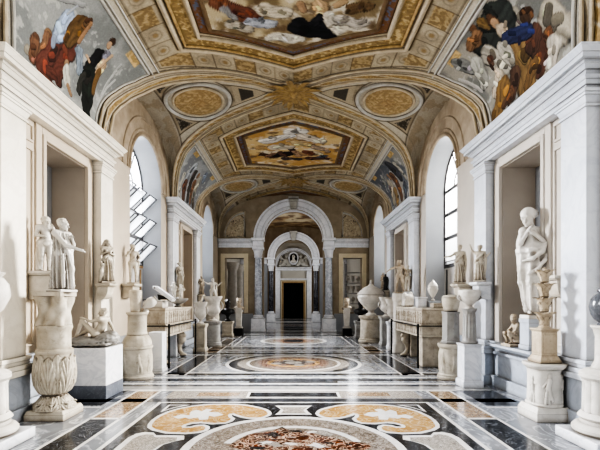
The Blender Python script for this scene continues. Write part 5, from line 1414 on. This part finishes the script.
statue('robed_statuette', 'tiny robed statuette on the bracket beyond the left doorway', (-3.27, 14.2, 1.68), .8, .66, B, M['statb'], D, None, plinth(.18, .18, .02), .013)
round_ped('round_pedestal', 'round stone pedestal by the far left window, under crouching pair', -2.95, 14.6, .24, 1.3, M['ped'])
B, D = nude(dict(elr=(-.22, -.08, .78), har=(-.32, -.12, .84), ell=(.2, -.05, .72), hal=(.28, -.1, .8), knl=(.1, -.1, .3), anl=(.12, -.02, .045)), 0, 0)
statue('dancing_statue', 'pale dancing statue on pedestal by the far left window', (-2.95, 14.6, 1.325), .4, .95, B, M['statw'], D, None, round_plinth(.2, .02), .012)
stele('stone_pedestal', 'low square pedestal under the black bust, far left', -2.66, 16.2, .38, .62, M['ped'])
def bust(name, label, x, y, z, H, mat, rz=0):
    t = thing(name, label, 'bust', (x, y, z), rz)
    D = Sdf(); headsdf(D, (0, -.01, .80), 2.1, 0, 0); D.cap((0, .02, .5), (0, 0, .7), .13, .09, .05); D.cap((-.2, .02, .44), (.2, .02, .44), .12, .12, .06); D.cap((0, .0, .28), (0, 0, .42), .1, .16, .05); D.ell((0, -.05, .40), (.2, .12, .14), .05)
    D.mesh('head_and_shoulders', .02, mat, t, H); hairsdf((0, -.01, .80), 2.1, 0, 0, False).mesh('hair', .02, mat, t, H)
    MB().lathe([(.16 * H, 0), (.16 * H, .05 * H), (.08 * H, .1 * H), (.07 * H, .24 * H), (.1 * H, .3 * H), (0, .3 * H)], 24).build('socle', mat, t)
    return t
bust('black_bust', 'black bust on low square pedestal at far left', -2.66, 16.2, .62, .90, M['darkst'], .3)
bust('black_bust', 'black bust beside the big lidded urn, far right', 2.62, 15.6, .66, .85, M['darkst'], -.3)
stele('stone_pedestal', 'low square pedestal under the black bust, far right', 2.62, 15.6, .40, .66, M['pedg'])
def herm(label, x, y, sg):
    t = thing('herm_pillar', label, 'herm', (x, y, 0), 0, None)
    MB().box(-.19, .19, -.19, .19, 0, .3).build('black_base', M['black'], t, bev=.01)
    MB().fr((-.1, .1, -.1, .1, .3), (-.135, .135, -.12, .12, 1.15)).box(-.15, .15, -.13, .13, .3, .36).build('tapering_shaft', M['pedw'], t, bev=.006)
    D = Sdf(); headsdf(D, (0, 0, 1.40), 1.9, sg * .2, 0); D.cap((0, 0, 1.12), (0, 0, 1.3), .11, .08, .04); D.cap((-.13, 0, 1.14), (.13, 0, 1.14), .08, .08, .04)
    D.mesh('head', .016, M['statb'], t); hairsdf((0, 0, 1.40), 1.9, 0, 0, False).mesh('hair', .016, M['statb'], t)
herm('slim herm pillar on black base left of the first arch', -2.28, 16.7, -1)
herm('slim herm pillar on black base right of the first arch', 2.22, 16.7, 1)

# ================================================================== RIGHT SIDE
t = thing('carved_pedestal', 'carved figure pedestal on square foot beneath the ochre block, right', 'pedestal', (3.155, 5.03, 0)); t.scale = (.88, .88, 1)
MB().box(-.25, .25, -.24, .24, 0, .10).fr((-.25, .25, -.24, .24, .10), (-.215, .215, -.205, .205, .17)).build('square_foot', M['pedw'], t, bev=.006)
def alt2(th, z, r):
    k = (z > .2) & (z < .61); q = relief(th * .24, z - .2, 2 * PI * .24, .41, 5, 8)
    return np.where(k, q * .75, 0) + .006 * np.sin(th * 3)
MB().lathe([(.21, .17), (.215, .19), (.195, .21), (.185, .40), (.19, .60), (.2, .62)], 150, alt2, zsub=.008, sq=3.2).build('carved_body', M['pedw'], t)
MB().lathe([(.2, .62), (.215, .63), (.24, .655), (.25, .67), (.25, .695), (0, .70)], 64, sq=3.2).build('rim', M['pedw'], t)
t = thing('ochre_block', 'square ochre stone block standing on the carved figure pedestal', 'pedestal', (3.155, 5.03, .70)); t.scale = (.80, .80, 1)
MB().box(-.165, .165, -.165, .165, 0, .035).fr((-.16, .16, -.16, .16, .035), (-.128, .128, -.128, .128, .09)).build('base', M['ochre'], t, bev=.005)
MB().box(-.125, .125, -.125, .125, .09, .385).box(-.095, .095, -.13, .13, .12, .35).box(-.13, .13, -.095, .095, .12, .35).build('block', M['ochre'], t, bev=.004)
MB().fr((-.125, .125, -.125, .125, .385), (-.145, .145, -.145, .145, .41)).box(-.148, .148, -.148, .148, .41, .425).build('cap', M['ochre'], t, bev=.003)
t = thing('leaf_candelabrum', 'tiered acanthus leaf candelabrum on the ochre block', 'candelabrum', (3.155, 5.03, 1.125)); t.scale = (.88, .88, 1.04)
MB().lathe([(.09, 0), (.075, .02), (.045, .05), (.05, .2), (.04, .3), (.045, .5), (.035, .6), (.03, .72), (0, .74)], 24).build('stem', M['ochre'], t)
def cand_leaf(L, W, n=12, m=9):
    G = np.zeros((n, m, 3)); x = z = 0.
    for i in range(n):
        t = i / (n - 1); ang = .12 + .5 * t + .95 * t ** 4
        if i: x += L / (n - 1) * math.sin(ang); z += L / (n - 1) * math.cos(ang)
        w = W * (.55 + .75 * t) * (1 - max(0, (t - .45) / .55) ** 1.7) * (1 + .16 * math.sin(t * 5 * PI))
        for j in range(m):
            s = j / (m - 1) * 2 - 1
            G[i, j] = (x - .45 * w * s * s * (1 - .5 * t) + .012 * (1 - abs(s)) , w * s, z + .02 * abs(s) * (t > .8) * 0)
    return G
for k, (z, n, L, W) in enumerate(((.02, 7, .23, .085), (.20, 7, .225, .08), (.38, 7, .215, .075), (.555, 6, .20, .07))):
    mb = MB()
    for q in range(n):
        s0 = mb.n; mb.grid(cand_leaf(L, W)); mb.xf(s0, Matrix.Rotation(q * 2 * PI / n + k * .45, 4, 'Z') @ Matrix.Translation((.03, 0, z)))
    o = mb.build('leaf_tier', M['ochre'], t); md = o.modifiers.new('s', 'SOLIDIFY'); md.thickness = .007
    MB().lathe([(.04, z - .02), (.06, z + .01), (.05, z + .03), (.03, z + .035)], 24).build('collar', M['ochre'], o)

# great niche statue
t = thing('statue_pedestal', 'grey white block pedestal under the tall white woman statue', 'pedestal', (3.435, 5.77, .765)); t.scale = (.5, .52, 1.085)
MB().box(-.24, .24, -.24, .24, 0, .06).box(-.215, .215, -.215, .215, .06, .36).box(-.235, .235, -.235, .235, .36, .41).build('block', M['dado'], t, bev=.006)
MB().box(-.22, .22, -.22, .22, .41, .46).build('statue_base', M['statw'], t, bev=.006)
B = human(dict(head=(-.045, -.05, .915), neck=(-.012, -.012, .835), shl=(.078, 0, .785), shr=(-.078, -.01, .79), elr=(-.112, -.095, .665), har=(-.05, -.125, .78), ell=(.10, -.09, .66), hal=(-.005, -.14, .74), anl=(.03, -.03, .045), anr=(-.03, -.05, .045)), -.55, .45, g=.80, hs=1.2, legs=.5, fem=True)
D = Sdf()
D.skirt((.015, -.01, .02), (.005, -.005, .31), (.074, .084), (.112, .105), 13, .016, .016, .2, 1.0)
D.skirt((.005, -.005, .29), (.008, -.01, .61), (.112, .105), (.132, .115), 11, .016, .010, .9, 1.2)
D.skirt((.008, -.01, .59), (.0, 0, .80), (.132, .115), (.068, .058), 9, .010, .006, 1.5, 1.3, .03, 1.7)
D.ell((.085, -.02, .60), (.07, .085, .14), .05); D.ell((-.06, -.005, .71), (.06, .06, .09), .05)
D.path([(.10, -.11, .66), (.06, -.135, .58), (-.02, -.14, .52), (-.09, -.10, .50)], [.012, .016, .014, .010], .025)
D.path([(.12, -.09, .60), (.08, -.13, .50), (.02, -.128, .42), (-.05, -.11, .38)], [.012, .014, .012, .008], .025)
D.ell((.01, -.04, .22), (.075, .07, .195), .04)
D.path([(-.035, -.10, .44), (-.03, -.115, .26), (-.025, -.10, .05)], [.006, .008, .007], .012); D.path([(.03, -.11, .46), (.03, -.112, .28), (.03, -.10, .05)], [.006, .008, .007], .012)
hr = hairsdf((-.045, -.05, .915), .97, -.55, .45, True, 0); q = V3(-.045, -.05, .915); hr.ell(q + rotvec((.02, .09, .0), -.55, .45), (.045, .055, .04), .02); hr.ell(q + rotvec((0, .025, .025), -.55, .45), (.064, .066, .058), .01)
statue('veiled_woman_statue', 'tall white marble woman with hands at her chin in right niche', (3.44, 5.77, 1.265), -.35, 1.53, B, M['statw'], D, hr, None, .0068)

t = thing('ledge_shelf', 'projecting grey marble ledge under the right niche', 'ledge', (3.54, 6.14, .76))
MB().fr((-.20, .0, -.55, .55, -.09), (-.26, .0, -.60, .60, -.04)).box(-.28, .0, -.63, .63, -.04, .0).build('slab', M['dado'], t, bev=.006)
J = dict(pel=(.05, 0, .10), bel=(.07, 0, .18), chest=(.05, -.01, .27), neck=(.03, -.02, .335), head=(-.01, -.04, .40), shl=(.06, .075, .31), shr=(.04, -.085, .31),
         elr=(-.03, -.12, .22), har=(-.10, -.06, .17), ell=(-.02, .10, .22), hal=(-.10, .05, .19), hil=(.05, .05, .09), hir=(.05, -.05, .09),
         knr=(-.11, -.07, .20), anr=(-.06, -.07, .05), knl=(-.12, .06, .18), anl=(-.07, .06, .05))
B = human(J, -1.2, .5, g=.66, hs=1.25, feetdir=(-1, 0, 0))
t = thing('crouching_boy_statue', 'brownish crouching boy statue on the grey ledge at right', 'statue', (3.40, 6.2, .785)); t.scale = (.85, .9, 1)
B.mesh('body', .0075, M['statb'], t); hairsdf((-.01, -.04, .40), .83, -1.2, .5, False).mesh('hair', .0065, M['statb'], t)
MB().box(-.14, .13, -.15, .15, -.025, .02).build('plinth', M['statb'], t, bev=.006); D = Sdf(); D.ell((.06, 0, .05), (.1, .12, .06), .03); D.mesh('rock', .011, M['statb'], t, rough=.006)

bracket('empty stone wall bracket behind the leaf candelabrum, right', 3.525, 5.28, 1.80, 1, .16, .26, .28, M['pedg'])
bracket('white stone wall bracket with scroll on the right pilaster', 3.375, 6.96, 1.79, 1, .26, .30, .30, M['white'])
B, D = robed('up', -.3, .1); 
statue('dancing_statuette', 'brown dancing statuette with raised arm on the right pilaster bracket', (3.24, 6.96, 1.81), -.6, .62, B, M['stat'], D, hairsdf((0, -.006, .922), 1.05, -.3, .1), plinth(.18, .18, .02), .0085)

t = thing('white_pedestal', 'plain white marble pedestal block right of the carved urn column', 'pedestal', (3.02, 6.87, 0)); t.scale = (.86, .86, 1)
MB().box(-.20, .20, -.19, .19, 0, .10).fr((-.20, .20, -.19, .19, .10), (-.175, .175, -.165, .165, .13)).build('base', M['white'], t, bev=.005); MB().box(-.17, .17, -.16, .16, .13, .69).build('block', M['white'], t, bev=.005); MB().fr((-.17, .17, -.16, .16, .69), (-.19, .19, -.18, .18, .72)).box(-.19, .19, -.18, .18, .72, .735).build('cap', M['white'], t, bev=.004)
t = thing('fluted_column', 'slim weathered column on the white marble pedestal', 'column', (3.02, 6.87, .735))
MB().lathe([(.13, 0), (.135, .03), (.115, .05), (.108, .08), (.092, .52), (.10, .54), (.12, .57), (.125, .60), (0, .60)], 48, lambda th, z, r: np.where((z > .08) & (z < .52), .005 * np.sin(th * 12), 0), zsub=.03).build('shaft', M['pedg'], t)
vase('bowl_vase', 'wide carved bowl vase on the slim weathered column', 3.02, 6.87, 1.335, .185, .32, M['pedw'], 'bowl', True)
round_ped('round_pedestal', 'round carved pedestal under the octagonal column, right', 2.97, 7.55, .205, .66, M['ped'], alt(9, 0, .13, .54, .6, 6))
t = thing('octagonal_column', 'short plain grey octagonal column under the round urn', 'column', (2.97, 7.55, .66))
MB().lathe([(.19, 0), (.19, .04), (.165, .06), (.16, .55), (.175, .58), (.175, .60), (0, .60)], 8).build('shaft', M['pedg'], t)
vase('round_urn', 'plain round pale urn on the octagonal column', 2.97, 7.55, 1.26, .165, .32, M['ped'], 'tub', False)
bracket('stone wall bracket behind the bowl vase, right', 3.545, 8.05, 1.80, 1, .32, .36, .30, M['ped'])
B, D = robed('out', -.4, .15)
statue('robed_statuette', 'standing robed statue on bracket beside the nearest right window', (3.34, 8.05, 1.82), -.5, .76, B, M['stat'], D, hairsdf((0, -.006, .922), 1., -.4, .15), plinth(.24, .22, .02), .0085)

# on and beyond the right sarcophagus
t = thing('stone_block', 'upright white block on the right sarcophagus', 'block', (2.98, 9.35, 1.30))
MB().box(-.1, .1, -.1, .1, 0, .22).box(-.12, .12, -.12, .12, .22, .25).build('block', M['white'], t, bev=.006)
t = thing('stone_block', 'grey block beside the white one on the right sarcophagus', 'block', (3.24, 9.3, 1.30))
MB().box(-.12, .12, -.14, .14, 0, .13).box(-.13, .13, -.15, .15, .13, .16).build('block', M['dado'], t, bev=.006)
t = thing('stone_box', 'low brown stone box at the near end of right sarcophagus', 'box', (3.22, 8.95, 1.30))
MB().box(-.13, .13, -.13, .1, 0, .09).box(-.14, .14, -.14, .11, .09, .11).build('box', M['sarc'], t, bev=.006)
vase('tall_vase', 'tall white vase standing on the grey block, right', 3.24, 9.3, 1.46, .11, .50, M['statw'], 'urn', False)
D = Sdf(); D.box((0, 0, .1), (.12, .14, .1), .02); D.ell((.0, 0, .24), (.15, .16, .09), .04); D.ell((-.1, -.08, .3), (.06, .07, .06), .03); D.ell((.09, .06, .31), (.06, .06, .07), .03)
t = thing('capital_fragment', 'broken carved capital fragment on the right sarcophagus', 'fragment', (3.0, 10.5, 1.312)); D.mesh('fragment', .015, M['pedw'], t, rough=.01)
round_ped('round_pedestal', 'tall pale pedestal under the striding statue, right', 2.97, 11.2, .17, 1.66, M['pedw'])
B, D = nude(dict(elr=(-.24, -.06, .75), har=(-.34, -.12, .68), ell=(.19, .0, .68), hal=(.22, -.07, .56), knl=(.09, -.09, .3), anl=(.12, -.02, .045), knr=(-.08, -.06, .29), anr=(-.1, .03, .045), head=(-.02, -.03, .92)), -.6, .15)
statue('striding_statue', 'naked striding statue stretching an arm to the left, right side', (2.97, 11.2, 1.685), -.3, .90, B, M['statb'], D, hairsdf((-.02, -.03, .92), 1., -.6, .15, False), round_plinth(.18, .02), .009)
bracket('stone wall bracket on the pilaster of the right doorway', 3.375, 11.5, 1.72, 1, .2, .30, .24, M['white'])
B, D = nude(dict(elr=(-.16, -.06, .68), har=(-.06, -.12, .62), ell=(.16, -.06, .68), hal=(.05, -.12, .78)), .3, .1)
statue('youth_statue', 'small standing youth statue on the right doorway pilaster bracket', (3.285, 11.5, 1.74), -.5, .74, B, M['stat'], D, hairsdf((0, -.006, .922), 1., .3, .1, False), plinth(.18, .18, .02), .0095)
stele('stone_pedestal', 'white square pedestal just past the right sarcophagus', 2.95, 11.95, .26, .84, M['white'])
vase('urn', 'pale urn on the white square pedestal past right sarcophagus', 2.95, 11.95, .84, .2, .66, M['pedw'], 'krater', True)
stele('stone_pedestal', 'tall stone pedestal between big lidded urn and right doorway', 3.0, 12.9, .36, .95, M['pedg'])
vase('urn', 'weathered vase on the tall pedestal by the right doorway', 3.0, 12.9, .95, .24, .62, M['pedw'], 'krater')
round_ped('drum_pedestal', 'broad round drum pedestal under the big lidded urn', 2.73, 14.1, .37, .93, M['ped'], lambda th, z, r: .006 * np.sin(th * 7) * np.sin(z * 9))
vase('lidded_urn', 'big pale lidded urn on broad round drum, right side', 2.73, 14.1, .93, .46, 1.15, M['pedw'], 'urn', False, True, cat='urn')
for k, (x, y, z, lab) in enumerate(((3.27, 14.2, 1.84, 'little dark statuette on the farther bracket past the right doorway'), (3.27, 13.98 - 1.9 + .1, 1.7, ''))):
    if not lab: continue
    bracket('small wall bracket past the right doorway', 3.375, y, z - .02, 1, .2, .34, .24, M['pedg'])
    B, D = robed('chin', -.3, .1); statue('robed_statuette', lab, (x, y, z), -.7, .56, B, M['darkst'], D, None, plinth(.18, .18, .02), .013)
bracket('wall bracket at the far right window', 3.545, 15.2, 1.9, 1, .26, .34, .24, M['pedg'])
B, D = robed('down', -.3, .1); statue('robed_statuette', 'little brown statuette near the far right window', (3.40, 15.2, 1.92), -.7, .60, B, M['statb'], D, None, plinth(.18, .18, .02), .013)

# ================================================================== COLUMNS AND THE ROOMS BEYOND
def column(label, x, y, mat, r, ztop, plh, group, capw=.30):
    t = thing('marble_column', label, 'column', (x, y, 0), 0, group)
    MB().box(-r * 1.75, r * 1.75, -r * 1.75, r * 1.75, 0, plh).box(-r * 1.85, r * 1.85, -r * 1.85, r * 1.85, 0, .12).build('plinth', M['white'], t, bev=.008)
    MB().lathe([(r * 1.5, plh), (r * 1.55, plh + .05), (r * 1.3, plh + .09), (r * 1.35, plh + .14), (r * 1.08, plh + .18)], 32).build('base', M['white'], t)
    MB().lathe([(r, plh + .18), (r * 1.0, plh + .9), (r * .88, ztop - .5)], 36).build('shaft', mat, t)
    MB().lathe([(r * .95, ztop - .5), (r * 1.05, ztop - .46), (r * .95, ztop - .42), (r * 1.15, ztop - .2), (r * 1.35, ztop - .12)], 32, lambda th, z, rr: .02 * np.abs(np.sin(4 * th)), zsub=.04).box(-r * 1.5, r * 1.5, -r * 1.5, r * 1.5, ztop - .12, ztop).build('capital', M['white'], t)
    MB().box(-r * 1.35, r * 1.35, -r * 1.35, r * 1.35, ztop, ztop + .36).box(-r * 1.7, r * 1.7, -r * 1.7, r * 1.7, ztop + .28, ztop + .4).build('impost', M['white'], t, bev=.008)
M['colg'] = marble('veined_grey_column_marble', (.72, .735, .77), (.60, .62, .66), (.88, .89, .91), 2.2, .25, .05, veinamt=.7)
M['cold'] = marble('dark_column_marble', (.22, .22, .25), (.14, .14, .17), (.62, .62, .66), 4, .25, .03, veinamt=.7)
column('grey veined column carrying the left of the first arch', -1.64, 18.6, M['colg'], .175, E + 2.46, .62, 'columns of the first arch')
column('grey veined column carrying the right of the first arch', 1.64, 18.6, M['colg'], .175, E + 2.46, .62, 'columns of the first arch')
column('dark column carrying the left of the second arch', -1.50, 26.8, M['cold'], .16, E + 2.44, .55, 'columns of the second arch')
column('dark column carrying the right of the second arch', 1.50, 26.8, M['cold'], .16, E + 2.44, .55, 'columns of the second arch')
for x, y, lab in ((-3.15, 20.6, 'white column seen at left through the left side opening'), (-3.0, 21.8, 'white column seen at right through the left side opening')):
    t = thing('white_column', lab, 'column', (x * 1.0, y, 0), 0, 'columns in the room beyond')
    MB().lathe([(.34, 0), (.34, .5), (.3, .56), (.26, .62), (.23, 3.0), (.26, 3.05), (.34, 3.25), (.36, 3.4), (0, 3.4)], 28).build('shaft', M['pedw'], t)
# shelves of antiquities behind the right side opening
t = thing('display_shelves', 'pale display shelves of antiquities seen through the right side opening', 'shelves', (3.0, 20.2, 0))
for k in range(5): MB().box(-.42, .42, -.14, .14, .75 + k * .52, .79 + k * .52).build('shelf', M['panelw'], t)
for s in (-1, 1): MB().box(s * .42, s * .46, -.14, .14, 0, 3.4).build('upright', M['panelw'], t)
vi = 0
for k in range(4):
    for x in (-.26, 0, .26):
        vase('small_vase', 'small pale vase on the shelves seen through the right opening', 3.0 + x, 20.2, .79 + k * .52, .10, .36, M['pedw'], ('krater', 'urn', 'bowl')[(k + int(x > 0)) % 3], False, False, 'small vases on the far shelves')
# bust and reliefs over the far door
t = thing('door_crest', 'carved crest with an oval bust flanked by reclining figures over the far door', 'relief', (0, 31.9, E + 2.6))
D = Sdf()
for s in (-1, 1):
    D.path([(s * .35, -.05, .2), (s * .6, -.1, .55), (s * .75, -.08, .25), (s * 1.1, -.06, .12)], [.16, .17, .16, .1], .06); D.ell((s * .55, -.12, .85), (.12, .12, .14), .04); D.path([(s * .5, -.1, .6), (s * .3, -.1, .8)], [.08, .06])
    D.path([(s * .75, -.02, .6), (s * 1.0, 0, .9), (s * .95, 0, .5)], [.07, .09, .05])
D.mesh('flanking_figures', .03, M['stuccog'], t)
MB().tube([(.36 * math.cos(a), -.14, .72 + .46 * math.sin(a)) for a in np.linspace(0, 2 * PI, 40)[:-1]], .07, 8, True).build('oval_frame', M['white'], t)
mb = MB(); mb.lathe([(0, 0), (1, 0), (1, .06), (0, .06)], 40); mb.v = [(a * .34, -.04 - c, .72 + b * .44) for a, b, c in mb.v]; mb.build('oval_ground', M['darkst'], t)
D = Sdf(); headsdf(D, (0, -.18, .82), 2.2, 0, 0); D.cap((0, -.16, .5), (0, -.17, .7), .14, .08, .05); D.cap((-.14, -.15, .46), (.14, -.15, .46), .1, .1, .05); D.mesh('bust', .025, M['statw'], t)
for s, sd in ((-1, 'left'), (1, 'right')):
    round_ped('round_pedestal', 'grey pedestal with dark urn beside the far door, %s' % sd, s * 1.95, 29.5, .26, .9, M['pedg'])
    vase('dark_urn', 'dark urn on grey pedestal beside the far door, %s' % sd, s * 1.95, 29.5, .9, .3, .9, M['darkst'], 'urn', False)
    round_ped('round_pedestal', 'pale pedestal just beyond the first arch, %s' % sd, s * 2.0, 22.6, .28, .7, M['ped'])
    vase('pale_vase', 'pale vase on pedestal just beyond the first arch, %s' % sd, s * 2.0, 22.6, .7, .3, .8, M['pedw'], 'krater')
# unseen fill lamps added to brighten the rooms beyond
for s in (-1, 1):
    area('room_fill', (s * 3.4, 23.2, E + 2.4), (0, s * math.radians(85), 0), 2.6, 3.0, 110, (.95, .97, 1))
    area('room_fill', (s * 3.4, 29.6, E + 2.2), (0, s * math.radians(85), 0), 2.2, 2.4, 90, (.95, .97, 1))
